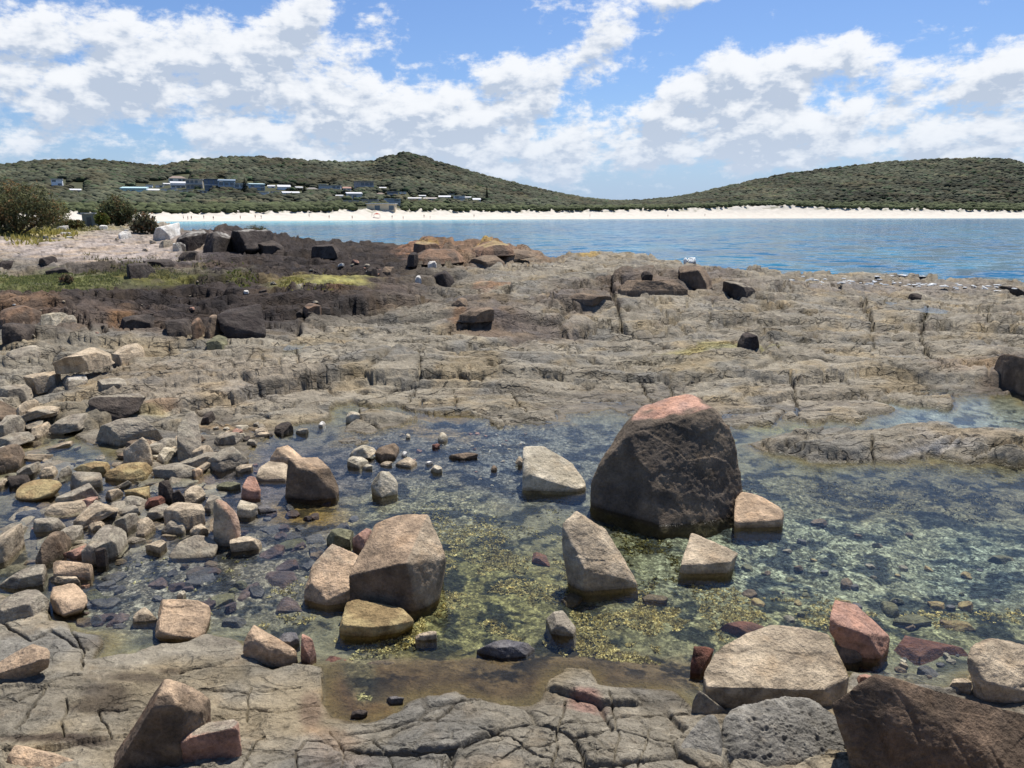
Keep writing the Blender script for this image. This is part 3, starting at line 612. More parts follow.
    z_pool = -np.maximum(dep, .012 * dm + .006) + lump * dm * .8 + fbm2(x * 22, y * 22, 2, 3.0) * .006 * sstep(.02, .2, -sd) - crk * .3
    z_pool = np.minimum(z_pool, -.008)
    z = np.where(sd > 0, z_land, z_pool)
    # ---- colour
    jx = px + 14 * fbm2(x * .9, y * .9, 4, 2.0) * (1 - .4 * (py > 420)); jy = py + 4.5 * fbm2(x * .9, y * .9, 4, 7.0) * np.where(py > 420, 2.2, 1)
    c, _ = zone_mix(jx, jy, GREY, PATCH)
    n1 = fbm2(x * .8, y * 1.2, 4, 40.0); n2 = fbm2(x * 4, y * 5, 4, 41.0)
    c *= (1 + .20 * n1 + .18 * n2)[..., None]
    warm = sstep(.05, .6, fbm2(x * .7, y * 1.0, 4, 44.0)); c = c * (1 + warm[..., None] * np.array([.07, -.01, -.15]))
    cool = sstep(.1, .6, fbm2(x * .9, y * 1.0, 4, 49.0)); c = c * (1 - cool[..., None] * np.array([.20, .16, .08]))
    d1, e, idx, ox, oy = voro2(u2 * .6, v2 * 1.0); c *= (1 + .22 * (_rand[(idx * 9 + 5) & 255] - .5))[..., None]
    # crevice shade painted into the joints, mixed with dark lichen
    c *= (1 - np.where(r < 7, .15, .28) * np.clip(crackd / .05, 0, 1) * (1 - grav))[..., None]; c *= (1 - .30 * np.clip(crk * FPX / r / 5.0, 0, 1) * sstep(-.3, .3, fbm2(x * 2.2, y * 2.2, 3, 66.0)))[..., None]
    lich = sstep(.35, .75, fbm2(x * 1.5, y * 1.5, 5, 60.0, .65)) * sstep(14, 18, r) * .45; c = c * (1 - lich[..., None]) + np.array([.075, .06, .05]) * lich[..., None]
    speck = sstep(.62, .8, fbm2(x * 9, y * 9, 3, 70.0, .7)) * .5; c = c * (1 + .5 * speck[..., None])
    bigspeck = grav * sstep(.15, .5, fbm2(x * 2.2, y * 2.6, 4, 80.0, .7)); c = c * (1 - .55 * bigspeck[..., None])
    fc, peb = zone_mix(jx, jy, (.20, .185, .12), FLOOR)
    fc = fc * .95
    weed = sstep(.0, .32, fbm2(x * 2.8, y * 3.2, 5, 90.0, .62)) * sstep(.05, .3, -sd); fc = fc * (1 - weed[..., None] * np.array([.80, .77, .70]))
    fc *= (1 + .3 * fbm2(x * 7, y * 7, 4, 91.0, .65))[..., None]
    # weedy ochre rim just under the waterline
    rim = (1 - sstep(.02, .16, -sd)); fc = fc * (1 - .6 * rim[..., None]) + np.array([.22, .16, .06]) * .6 * rim[..., None]
    wpool = 1 - sstep(-.03, .03, sd)
    c = c * (1 - wpool[..., None]) + fc * wpool[..., None]
    V = np.stack([x, y, z], -1).reshape(-1, 3)
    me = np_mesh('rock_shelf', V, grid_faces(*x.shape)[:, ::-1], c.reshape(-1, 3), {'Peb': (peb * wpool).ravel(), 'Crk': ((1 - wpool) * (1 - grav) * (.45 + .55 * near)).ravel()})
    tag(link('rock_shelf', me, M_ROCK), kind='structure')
    return rr, azs, z, sd


G_R, G_AZ, G_Z, G_SD = ground_sheet()


def bil(A, x, y):
    r = np.hypot(x, y); a = np.tan(np.arctan2(x, y))
    fi = np.interp(r, G_R, np.arange(len(G_R))); fj = (a + 1.15) / 2.3 * (len(G_AZ) - 1); fj = np.clip(fj, 0, len(G_AZ) - 1.001)
    i = np.clip(fi.astype(int), 0, len(G_R) - 2); j = fj.astype(int); di = fi - i; dj = fj - j
    return A[i, j] * (1 - di) * (1 - dj) + A[i + 1, j] * di * (1 - dj) + A[i, j + 1] * (1 - di) * dj + A[i + 1, j + 1] * di * dj


def hit_ground(px, py, water=True):
    """where the sight line through a pixel first meets the platform (or the pool's surface)"""
    d = ray(px, py); t = np.exp(np.linspace(math.log(1.6), math.log(140), 900))
    P = d[None] * t[:, None] + np.array([0, 0, H])
    g = bil(G_Z, P[:, 0], P[:, 1])
    if water: g = np.where(bil(G_SD, P[:, 0], P[:, 1]) < .05, np.maximum(g, 0.0), g)
    k = np.argmax(P[:, 2] < g) if (P[:, 2] < g).any() else len(t) - 1
    return np.array([P[k, 0], P[k, 1], g[k]])


# ---------------------------------------------------------------- water of the pool
def pool_water():
    xs = at_z(np.array([0.]), np.array([400.]), 0)
    nx, ny = 60, 60; X, Y = np.meshgrid(np.linspace(-16, 16, nx), np.linspace(3.0, 13.2, ny))
    keep = np.ones(X.shape, bool)
    V = np.stack([X, Y, np.zeros_like(X)], -1).reshape(-1, 3); F = grid_faces(ny, nx)
    sd = poly_sd(V[:, 0], V[:, 1], P3(POOL)); F = F[(sd[F] < .45).any(1)]
    tag(link('pool_water', np_mesh('pool_water', V, F), M_WATER), kind='structure')


pool_water()


def puddle(cx, cy, w, h):
    p = hit_ground(cx, cy); D = math.hypot(p[0], p[1]); s = D / FPX; dep = (H - p[2]) / D
    n = 40; a = np.linspace(0, 2 * math.pi, n, endpoint=False); k = 1 + .3 * np.array([perlin2(np.array([math.cos(q) * 1.7 + cx]), np.array([math.sin(q) * 1.7]))[0] for q in a])
    V = np.stack([p[0] + np.cos(a) * w / 2 * s * k, p[1] + np.sin(a) * h / 2 * s / dep * k, np.full(n, p[2] + .012)], -1); V = np.vstack([V, [[p[0], p[1], p[2] + .012]]])
    F = np.array([(i, (i + 1) % n, n) for i in range(n)])
    tag(link('puddle_water', np_mesh('puddle_water', V, F), M_WATER), kind='structure')
for q in ((917, 309, 26, 9), (296, 348, 18, 8)): puddle(*q)

# ================================================================ THE SEA, THE FAR BEACH AND THE HILLS
SEA = -1.0
SHORE = [(-500, 222.5), (0, 222.2), (160, 221.6), (340, 220.6), (512, 219.6), (760, 218.6), (1024, 218.4), (1500, 218.4)]
DUNE = [(-500, 211), (60, 211.5), (160, 212), (260, 211.5), (320, 210.2), (345, 209), (400, 209.6), (512, 210.4), (600, 209.5), (700, 208.0), (740, 205.5), (790, 205), (830, 207), (900, 208.4), (1024, 210), (1500, 210)]
RIDGE = [(-500, 170), (-200, 166), (0, 164), (30, 161), (60, 158.5), (100, 158.5), (130, 161), (160, 165), (180, 162), (200, 159), (235, 156), (260, 155.5), (300, 159), (350, 161.5), (375, 160), (390, 154.5), (405, 152), (420, 154), (440, 161), (470, 170), (500, 178), (540, 188), (580, 195.5), (610, 199), (640, 199),
         (670, 196), (700, 191), (740, 181.5), (780, 173.5), (830, 166.5), (880, 161.5), (920, 158.5), (960, 157.5), (990, 157.5), (1010, 160), (1024, 164), (1100, 178), (1250, 200), (1500, 204)]
px2t = lambda p: (np.asarray(p, float) - 512) / FPX * cp           # tangent of the bearing near the horizon
EL = lambda row: (214 - row) / FPX * cp * cp                                  # tangent of the elevation near the horizon


def far_row(table, t): return np.interp(t, px2t([q[0] for q in table]), [q[1] for q in table])
def d_shore(t): return (H - SEA) / ((far_row(SHORE, t) - 214) / FPX * cp * cp)
def d_dune(t): return d_shore(t) + 42
def d_ridge(t): return np.interp(t, px2t([-500, 0, 300, 405, 560, 640, 760, 1024, 1500]), [900, 950, 1100, 1150, 1250, 1350, 1250, 1300, 1400])


def hill_z(t, s):
    """ground of the hills: bearing tangent t, s = 0 dune .. 1 ridge"""
    zd = H + EL(far_row(DUNE, t)) * d_dune(t); zr = H + EL(far_row(RIDGE, t)) * d_ridge(t) - 6
    return zd + (zr - zd) * np.where(s <= 1, .25 * s + .75 * s ** 1.6, 1 - .6 * (s - 1))


def far_land():
    t = np.linspace(-1.3, 1.3, 420)
    # sea: fans out from under the platform to beyond the beach
    rr = np.exp(np.linspace(math.log(9), math.log(1500), 130)); T, RR_ = np.meshgrid(t, rr)
    V = np.stack([T * RR_, RR_, np.full_like(T, SEA)], -1)
    pxx, pyy = project(V)
    deep = np.array([.012, .082, .158]); turq = np.array([.06, .38, .46])
    prox = RR_ / d_shore(T); k = sstep(.45, 1.0, prox) * (1 - sstep(px2t(330), px2t(620), T)) * .9 + .35 * sstep(.75, 1.0, prox) * sstep(px2t(330), px2t(620), T)
    k = np.clip(k + .10 + .15 * fbm2(T * 9, np.log(RR_) * 5, 3), 0, 1)
    c = deep * (1 - k[..., None]) + turq * k[..., None]
    tag(link('ocean_water', np_mesh('ocean_water', V.reshape(-1, 3), grid_faces(*T.shape)[:, ::-1], c.reshape(-1, 3)), M_SEA), kind='structure')
    # beach
    s = np.linspace(-.35, 1.25, 30); T, S = np.meshgrid(np.linspace(-1.25, 1.25, 700), s)
    D = d_shore(T) + 42 * S; zd = H + EL(far_row(DUNE, T)) * d_dune(T)
    f = np.clip(S, 0, 1); z = SEA + (zd - SEA) * (.35 * f + .65 * f ** 2.2) + np.where(S < 0, S * 3, 0)
    z = z + sstep(.5, .9, S) * 1.1 * fbm2(T * 90, S * 4, 4, 3.0)
    V = np.stack([T * D, D, z], -1)
    c = np.broadcast_to(np.array([.53, .49, .42]), V.shape).copy(); wetb = 1 - sstep(.02, .14, S); c = c * (1 - .35 * wetb[..., None]); tuft = sstep(.72, .95, S) * sstep(.1, .4, fbm2(T * 160, S * 7, 3, 9.0)) * .75
    c = c * (1 - tuft[..., None]) + np.array([.10, .105, .045]) * tuft[..., None]
    tag(link('sand_beach', np_mesh('sand_beach', V.reshape(-1, 3), grid_faces(*T.shape)[:, ::-1], c.reshape(-1, 3)), M_SAND), kind='structure')
    # hills (bare ground under the forest)
    s = np.linspace(0, 1.5, 40); T, S = np.meshgrid(np.linspace(-1.2, 1.2, 400), s)
    D = d_dune(T) + (d_ridge(T) - d_dune(T)) * S
    V = np.stack([T * D, D, hill_z(T, S)], -1); c = np.broadcast_to(np.array([.06, .062, .032]), V.shape)
    tag(link('hills', np_mesh('hills', V.reshape(-1, 3), grid_faces(*T.shape)[:, ::-1], c.reshape(-1, 3)), M_FOREST), kind='structure')


far_land()


def hill_at(px, row):
    """point of the hills seen through a pixel"""
    t = float(px2t(px)); s = np.linspace(0, 1, 400); tt = np.full_like(s, t)
    D = d_dune(tt) + (d_ridge(tt) - d_dune(tt)) * s; z = hill_z(tt, s)
    _, rows = project(np.stack([tt * D, D, z], -1))
    k = int(np.argmax(rows <= row)) if (rows <= row).any() else len(s) - 1
    return np.array([t * D[k], D[k], z[k]])


def ico(lvl):
    bm = bmesh.new(); bmesh.ops.create_icosphere(bm, subdivisions=lvl, radius=1.0); bm.verts.ensure_lookup_table()
    V = np.array([v.co[:] for v in bm.verts]); F = np.array([[v.index for v in f.verts] for f in bm.faces]); bm.free(); return V, F
ICO = {k: ico(k) for k in (1, 2, 3, 4, 5, 6, 7)}     # bmesh counts the plain icosahedron as level 1


def crowns(name, P, Rad, flat, cols, lvl=2, rough=.26):
    """many lumpy tree crowns merged into one mesh: a far wood that reads as one mass"""
    v0, f0 = ICO[lvl]; n = len(P); nv = len(v0)
    V = np.empty((n, nv, 3)); Cc = np.empty((n, nv, 3))
    vars_ = []
    for k in range(24):
        q = v0 * (1 + rough * (rng.random(nv)[:, None] - .45)) ; q = q + .22 * np.stack([perlin3(v0 * 1.6 + k * 7 + j * 31) for j in range(3)], -1); vars_.append(q)
    vars_ = np.array(vars_)
    pick = rng.integers(0, 24, n); ang = rng.random(n) * 6.28; q = vars_[pick]
    ca, sa = np.cos(ang)[:, None], np.sin(ang)[:, None]
    x = q[:, :, 0] * ca - q[:, :, 1] * sa; y = q[:, :, 0] * sa + q[:, :, 1] * ca
    V = np.stack([x * Rad[:, None], y * Rad[:, None], q[:, :, 2] * Rad[:, None] * flat[:, None]], -1) + P[:, None]
    Cc = cols[:, None] * (1 + .22 * (rng.random((n, nv)) - .5))[..., None]
    F = (f0[None] + (np.arange(n) * nv)[:, None, None]).reshape(-1, 3)
    return np_mesh(name, V.reshape(-1, 3), F, Cc.reshape(-1, 3), smooth=True)

# ---------------------------------------------------------------- houses on the far slope
WHITE = (.72, .72, .70); GL = (.10, .12, .14); NAVY = (.055, .085, .15); BLUEG = (.16, .22, .28); CREAM = (.55, .48, .38); BROWN = (.20, .14, .10); GREYW = (.30, .31, .31); PBLUE = (.38, .55, .62); ROOFG = (.25, .26, .27); TERR = (.30, .15, .10)
HOUSES = [  # column of the middle, base row, width px, height px, storeys, roof kind, wall, roof, label
    (61, 189.5, 8, 9, 3, 'flat', WHITE, (.6, .6, .6), 'tall narrow white house standing alone in the trees at far left'),
    (78.5, 192, 8, 3, 1, 'gable', (.5, .5, .48), (.8, .8, .8), 'low white roofed cottage half sunk in the bush right of the lone tall house'),
    (136, 194, 20, 6, 1, 'skillion', PBLUE, PBLUE, 'long pale blue house at the left end of the hillside village'),
    (142, 190.5, 10, 4, 1, 'flat', WHITE, WHITE, 'white upper house rising behind the long pale blue house'),
    (156, 192.5, 10, 3.5, 1, 'gable', WHITE, (.62, .62, .62), 'small white gabled house just right of the long pale blue house'),
    (152, 187.5, 5, 3, 1, 'flat', WHITE, ROOFG, 'tiny white flat roofed house above the small white gabled house'),
    (171, 192, 12, 3.2, 1, 'flat', WHITE, WHITE, 'low white flat roofed house below the brown roofed hillside home'),
    (181, 188, 12, 6, 2, 'gable', WHITE, (.75, .75, .74), 'white house with bright roof tucked under the brown roofed hillside home'),
    (181, 181.5, 14, 5, 1, 'hip', CREAM, BROWN, 'brown roofed home highest of the hillside village'),
    (197, 189, 14, 9, 2, 'flat', (.32, .27, .21), WHITE, 'tan two storey house with a thin white roof edge'),
    (187, 192.6, 12, 2.2, 1, 'flat', WHITE, (.6, .6, .6), 'long low white carport in front of the tan two storey house'),
    (214, 191, 12, 11, 2, 'flat', NAVY, NAVY, 'dark navy two storey box house'),
    (229, 191.5, 14, 10.5, 2, 'skillion', BLUEG, BLUEG, 'blue grey two storey house with deep balconies right of the navy house'),
    (242, 193, 10, 9, 2, 'flat', (.34, .36, .35), (.55, .58, .57), 'pale green grey house between the blue grey house and the dark pine'),
    (259.5, 190.5, 13, 6.5, 2, 'skillion', (.18, .26, .33), (.42, .60, .72), 'house with a bright sky blue roof right of the dark pine'),
    (264, 194.6, 10, 2.8, 1, 'flat', WHITE, WHITE, 'low white garage in front of the sky blue roofed house'),
    (286, 190, 11, 5, 1, 'gable', WHITE, (.66, .66, .66), 'white gabled house in the middle of the village'),
    (292.5, 195, 15, 3.6, 1, 'gable', (.45, .45, .43), (.8, .8, .79), 'wide house with a white roof below the white gabled house'),
    (314, 191.5, 10, 4, 1, 'hip', (.24, .2, .16), (.16, .14, .12), 'dark brown house hidden among trees left of the grey terrace'),
    (331, 192.5, 20, 7, 2, 'flat', GREYW, ROOFG, 'long grey terrace of flats with dark window bands'),
    (348, 193, 7, 6, 2, 'gable', (.40, .36, .3), TERR, 'narrow house with a reddish roof right of the grey terrace'),
    (366, 191.5, 17, 10, 2, 'flat', (.22, .2, .19), (.3, .29, .28), 'large dark grey block with stacked balconies above the beach'),
    (355.5, 199, 14, 6, 1, 'skillion', (.42, .44, .44), (.72, .76, .76), 'house with a pale sloping roof below the large dark grey block'),
    (352, 203, 14, 3, 1, 'flat', (.28, .27, .24), (.5, .5, .48), 'low flat roofed house nearest the dune left of the beach pavilion'),
    (370, 203.2, 15, 3.6, 1, 'flat', (.30, .28, .25), (.7, .72, .7), 'long flat white roofed hall behind the beach pavilion'),
    (381, 211.5, 27, 8.5, 1, 'flat', (.40, .31, .2), (.62, .62, .58), 'wide tan beach pavilion with a flat overhanging roof on the sand'),
    (394, 206, 13, 7, 2, 'flat', (.24, .27, .31), (.5, .53, .56), 'blue grey house right behind the beach pavilion'),
    (380.5, 195.5, 6, 3, 1, 'hip', CREAM, BROWN, 'small cream house right of the large dark grey block'),
    (394, 197.5, 9, 6, 2, 'flat', (.10, .11, .13), (.3, .3, .3), 'dark two storey house above the beach pavilion'),
    (415, 200, 12, 2.8, 1, 'gable', (.42, .4, .36), (.55, .53, .5), 'low pale house among trees right of the beach pavilion'),
    (430, 200, 12, 2.6, 1, 'gable', (.38, .34, .29), (.42, .37, .32), 'low brownish house left of the two eastern white houses'),
    (445, 199, 11, 3.6, 1, 'gable', WHITE, (.74, .74, .73), 'white roofed house, first of the eastern group'),
    (460, 200.8, 10, 5, 2, 'flat', WHITE, (.64, .66, .68), 'white two storey house in the eastern group left of the tall pine'),
    (477, 202, 7, 4, 1, 'gable', WHITE, (.6, .6, .6), 'small white house beside the tall pine at the eastern end')]
HRECT = []


def house(cx, row, wp, hp, st, roof, wall, rcol, label, k):
    p = hill_at(cx, row) if row < 208 else None
    if p is None:
        t = float(px2t(cx)); D = float(d_shore(np.array(t))) + 40; p = at_y(cx, row, D)
    D = math.hypot(p[0], p[1]); s = D / FPX; w = wp * s; h = hp * s; dp = max(7.0, w * .55)
    root = bpy.data.objects.new('house' if 'pavilion' not in label and 'hall' not in label else 'beach_building', None); COL.objects.link(root)
    root.location = p + np.array([0, .0, -.3]); root.rotation_euler = (0, 0, -math.atan2(p[0], p[1]) + random.uniform(-.22, .22))
    tag(root, label, 'house' if root.name.startswith('house') else 'building', 'houses on the slope above the far beach')
    rh = {'flat': .12, 'skillion': .28, 'gable': .38, 'hip': .40}[roof] * h if st == 1 else {'flat': .06, 'skillion': .16, 'gable': .24, 'hip': .25}[roof] * h
    wh = h - rh
    bm = bmesh.new(); add_box(bm, -w / 2, w / 2, 0, dp, -4.5, wh)
    bm_obj('wall', bm, paint('house_wall_%d' % k, tuple(min(.8, 1.45 * c + .05) for c in wall), .8), root)
    bm = bmesh.new(); e = .5
    if roof in ('flat', 'skillion'):
        dz = 0 if roof == 'flat' else rh * .8
        vs = []
        for (x, y, z) in ((-w / 2 - e, -1.2, 0), (w / 2 + e, -1.2, 0), (w / 2 + e, dp + e, dz), (-w / 2 - e, dp + e, dz)):
            vs.append((x, y, wh + .02 + z))
        lo = [bm.verts.new(v) for v in vs]; hi = [bm.verts.new((v[0], v[1], v[2] + max(.3, rh * .6))) for v in vs]
    elif roof == 'gable':
        lo = [bm.verts.new(v) for v in ((-w / 2 - e, -e, wh + .02), (w / 2 + e, -e, wh + .02), (w / 2 + e, dp + e, wh + .02), (-w / 2 - e, dp + e, wh + .02))]
        hi = [bm.verts.new(v) for v in ((-w / 2 - e, dp / 2 - .1, wh + rh), (w / 2 + e, dp / 2 - .1, wh + rh), (w / 2 + e, dp / 2 + .1, wh + rh), (-w / 2 - e, dp / 2 + .1, wh + rh))]
    else:
        lo = [bm.verts.new(v) for v in ((-w / 2 - e, -e, wh + .02), (w / 2 + e, -e, wh + .02), (w / 2 + e, dp + e, wh + .02), (-w / 2 - e, dp + e, wh + .02))]
        hi = [bm.verts.new(v) for v in ((-w / 4, dp / 2 - .1, wh + rh), (w / 4, dp / 2 - .1, wh + rh), (w / 4, dp / 2 + .1, wh + rh), (-w / 4, dp / 2 + .1, wh + rh))]
    bm.faces.new(lo[::-1]); bm.faces.new(hi)
    for i in range(4): bm.faces.new((lo[i], lo[(i + 1) % 4], hi[(i + 1) % 4], hi[i]))
    bm_obj('roof', bm, paint('house_roof_%d' % k, tuple(min(.56, .95 * c + .03) for c in rcol), .7), root)
    nb = max(1, int(round(w / 4.2)))
    for f in range(st):
        z0 = wh / st * f
        for b in range(nb):
            if random.random() < .35: continue
            x0 = -w / 2 + w / nb * (b + .14); x1 = -w / 2 + w / nb * (b + .86)
            bm = bmesh.new(); add_box(bm, x0, x1, -.06, .05, z0 + wh / st * .25, z0 + wh / st * .82)
            bm_obj('window', bm, paint('window_glass', GL, .15, .1, 2, .5), root)
    if st > 1:
        bm = bmesh.new(); add_box(bm, -w / 2, w / 2, -1.6, -.07, wh / st - .15, wh / st + .1); add_box(bm, -w / 2, w / 2, -1.6, -1.52, wh / st + .1, wh / st + .9)
        bm_obj('balcony', bm, paint('balcony_grey', (.4, .41, .41), .7), root)
    HRECT.append((cx - wp / 2 - .5, cx + wp / 2 + .5, row - hp - .5, row - .8, D))


for k, (cx, row, wp, hp, st, wl) in enumerate([(162, 187.5, 6, 2.6, 1, WHITE), (170, 185.5, 5, 2.4, 1, CREAM), (205, 193, 7, 2.4, 1, WHITE), (221, 184, 6, 2.6, 1, WHITE), (250, 186, 5, 2.4, 1, WHITE), (273, 188, 6, 3, 1, WHITE), (277, 193.5, 6, 2.2, 1, CREAM), (301, 189, 6, 2.6, 1, WHITE), (324, 186.5, 7, 2.6, 1, WHITE), (340, 197, 6, 2.4, 1, WHITE), (358, 187, 5, 2.8, 1, WHITE), (384, 189.5, 6, 2.6, 1, CREAM), (404, 194, 6, 2.4, 1, WHITE), (423, 197, 6, 2.2, 1, WHITE), (452, 196, 5, 2.2, 1, CREAM), (468, 198.5, 6, 2.2, 1, WHITE), (389, 201, 7, 2.6, 1, WHITE)]):
    HOUSES.append((cx, row, wp, hp, st, 'gable' if k % 2 else 'flat', wl, (.50, .50, .49), 'small pale house half hidden among the trees of the hillside village'))
for k, hdef in enumerate(HOUSES): house(*hdef, k)

# the small grey-green shed on the near headland behind the gravel
p = hit_ground(92, 226.5); s = math.hypot(p[0], p[1]) / FPX
root = tag(bpy.data.objects.new('shed', None), 'small grey green box shed among bushes behind the pinkish gravel', 'shed'); COL.objects.link(root); root.location = p
bm = bmesh.new(); add_box(bm, -6 * s, 6 * s, -3 * s, 5 * s, -.3, 10 * s); bm_obj('wall', bm, paint('shed_wall', (.16, .18, .16), .8), root)
bm = bmesh.new(); add_box(bm, -6.6 * s, 6.6 * s, -3.8 * s, 5.6 * s, 10 * s + .01, 11 * s); bm_obj('roof', bm, paint('shed_roof', (.4, .42, .4), .6), root)
bm = bmesh.new(); add_box(bm, -2 * s, 1.5 * s, -3 * s - .05, -3 * s + .02, 0, 7 * s); bm_obj('door', bm, paint('shed_door', (.07, .08, .08), .7), root)


# ---------------------------------------------------------------- forest over the hills and scrub above the dune (far wood, one mass)
def forest():
    n = 54000
    t = rng.uniform(-1.05, 1.05, n); s = rng.random(n) ** .62 * 1.04 + .03
    keep = rng.random(n) < np.where(np.abs(t) > .78, .35, 1); t = t[keep]; s = s[keep]
    D = d_dune(t) + (d_ridge(t) - d_dune(t)) * s + rng.normal(0, 3, len(t))
    s = (D - d_dune(t)) / (d_ridge(t) - d_dune(t)); z = hill_z(t, np.clip(s, 0, 1.4))
    Rd = (2.3 + 3.0 * rng.random(len(t)) ** 1.5) * np.interp(s, [0, .12, .4, 1], [.50, .72, .95, 1.05])
    P = np.stack([t * D, D, z + Rd * .35], -1)
    px, py = project(P); top = project(P + np.stack([0 * Rd, 0 * Rd, Rd * .75], -1))[1]; bot = project(P - np.stack([0 * Rd, 0 * Rd, Rd * .6], -1))[1]; rp = Rd / D * FPX
    ok = np.ones(len(t), bool)
    for (x0, x1, y0, y1, dd) in HRECT: ok &= ~((px + rp > x0) & (px - rp < x1) & (top < y0 + (y1 - y0) * .5) & (D < dd + 14))
    ok &= ~((px > 360) & (px < 402) & (s < .06))
    P, Rd, s, t, D = P[ok], Rd[ok], s[ok], t[ok], D[ok]
    pn = fbm2(P[:, 0] / 90, P[:, 1] / 140, 4, 5.0)
    base = np.array([.058, .062, .039]); c = base * (1 + .60 * pn)[:, None] * (.82 + .36 * rng.random(len(P)))[:, None]
    pd = sstep(.1, .5, fbm2(P[:, 0] / 60 + 7, P[:, 1] / 150, 3, 8.0)); c = c * (1 + pd[:, None] * np.array([.16, .01, -.05]))
    c = c + (rng.random(len(P)) < .16)[:, None] * np.array([.018, .012, .004]) + (rng.random(len(P)) < .12)[:, None] * np.array([-.01, .006, -.004])
    low = sstep(.16, .05, s) if False else (1 - sstep(.05, .16, s)); c = c * (1 - low[:, None]) + np.array([.060, .069, .034]) * low[:, None] * (.75 + .5 * rng.random(len(P)))[:, None]
    me = crowns('forest', P, Rd, .50 + .28 * rng.random(len(P)), np.clip(c, .012, 1))
    tag(link('forest', me, M_FOREST), 'dark green bushland covering the far hills', 'forest', kind='stuff')
    # scrub along the dune
    n = 5200; t = rng.uniform(-1.05, 1.05, n); off = rng.random(n) ** 1.3 * 70 - 4; D = d_dune(t) + off
    s = np.clip((D - d_dune(t)) / (d_ridge(t) - d_dune(t)), 0, 1); z = hill_z(t, s); Rd = 1.3 + 2.4 * rng.random(n) * np.clip(off / 25 + .3, .3, 1)
    P = np.stack([t * D, D, z + Rd * .3], -1); px, py = project(P); rp = Rd / D * FPX
    ok = ~((px > 355) & (px < 402) & (off < 45)) & ~((px > 735) & (px < 800) & (off < 6) & (rng.random(n) < .7))
    for (x0, x1, y0, y1, dd) in HRECT: ok &= ~((px + rp > x0) & (px - rp < x1) & (py - rp < y0 + (y1 - y0) * .5) & (D < dd + 6))
    P, Rd = P[ok], Rd[ok]
    c = np.array([.068, .079, .036]) * (.65 + .7 * rng.random(len(P)))[:, None]
    tag(link('dune_scrub', crowns('dune_scrub', P, Rd, .6 + .3 * rng.random(len(P)), c), M_FOREST), 'low green scrub along the top of the far beach', 'scrub', kind='stuff')


forest()


def pine(cx, row, hp, wp, label):
    p = hill_at(cx, row); s = math.hypot(p[0], p[1]) / FPX; h = hp * s; w = wp * s / 2
    root = tag(bpy.data.objects.new('pine_tree', None), label, 'tree', 'dark pines standing above the village'); COL.objects.link(root); root.location = p
    bm = bmesh.new(); bmesh.ops.create_cone(bm, cap_ends=True, segments=7, radius1=w * .14, radius2=w * .03, depth=h * .98, matrix=Matrix.Translation((0, 0, h * .49)))
    bm_obj('trunk', bm, paint('pine_bark', (.07, .055, .04), .9), root, True)
    V = []; F = []; Cc = []
    for k in range(16):
        z = h * (.1 + .88 * k / 15); r = w * (1.05 - .95 * (k / 15) ** .9) * random.uniform(.8, 1.1); nb = 9
        for j in range(nb):
            a = j / nb * 6.283 + random.random() * .5; rr = r * random.uniform(.75, 1.15); b = len(V)
            ca, sa = math.cos(a), math.sin(a); wd = rr * .30
            V += [(0, 0, z), (ca * rr * .6 - sa * wd, sa * rr * .6 + ca * wd, z - .02 * h), (ca * rr, sa * rr, z - .01 * h), (ca * rr * .6 + sa * wd, sa * rr * .6 - ca * wd, z - .02 * h), (ca * rr * .5, sa * rr * .5, z + .035 * h)]
            g = random.uniform(.7, 1.3); Cc += [(.022 * g, .032 * g, .016 * g)] * 5
            F += [(b, b + 1, b + 4), (b + 1, b + 2, b + 4), (b + 2, b + 3, b + 4), (b + 3, b, b + 4), (b, b + 2, b + 1), (b, b + 3, b + 2)]
    link('crown', np_mesh('pine_crown', np.array(V), np.array(F), np.array(Cc), smooth=False), M_LEAF, root)


pine(247, 194, 14, 9, 'dark pine between the pale green grey house and the sky blue roofed house')
pine(487, 202, 15, 6, 'tall thin dark pine right of the eastern white houses')
pine(306, 194, 9, 7, 'short dark pine left of the grey terrace of flats')


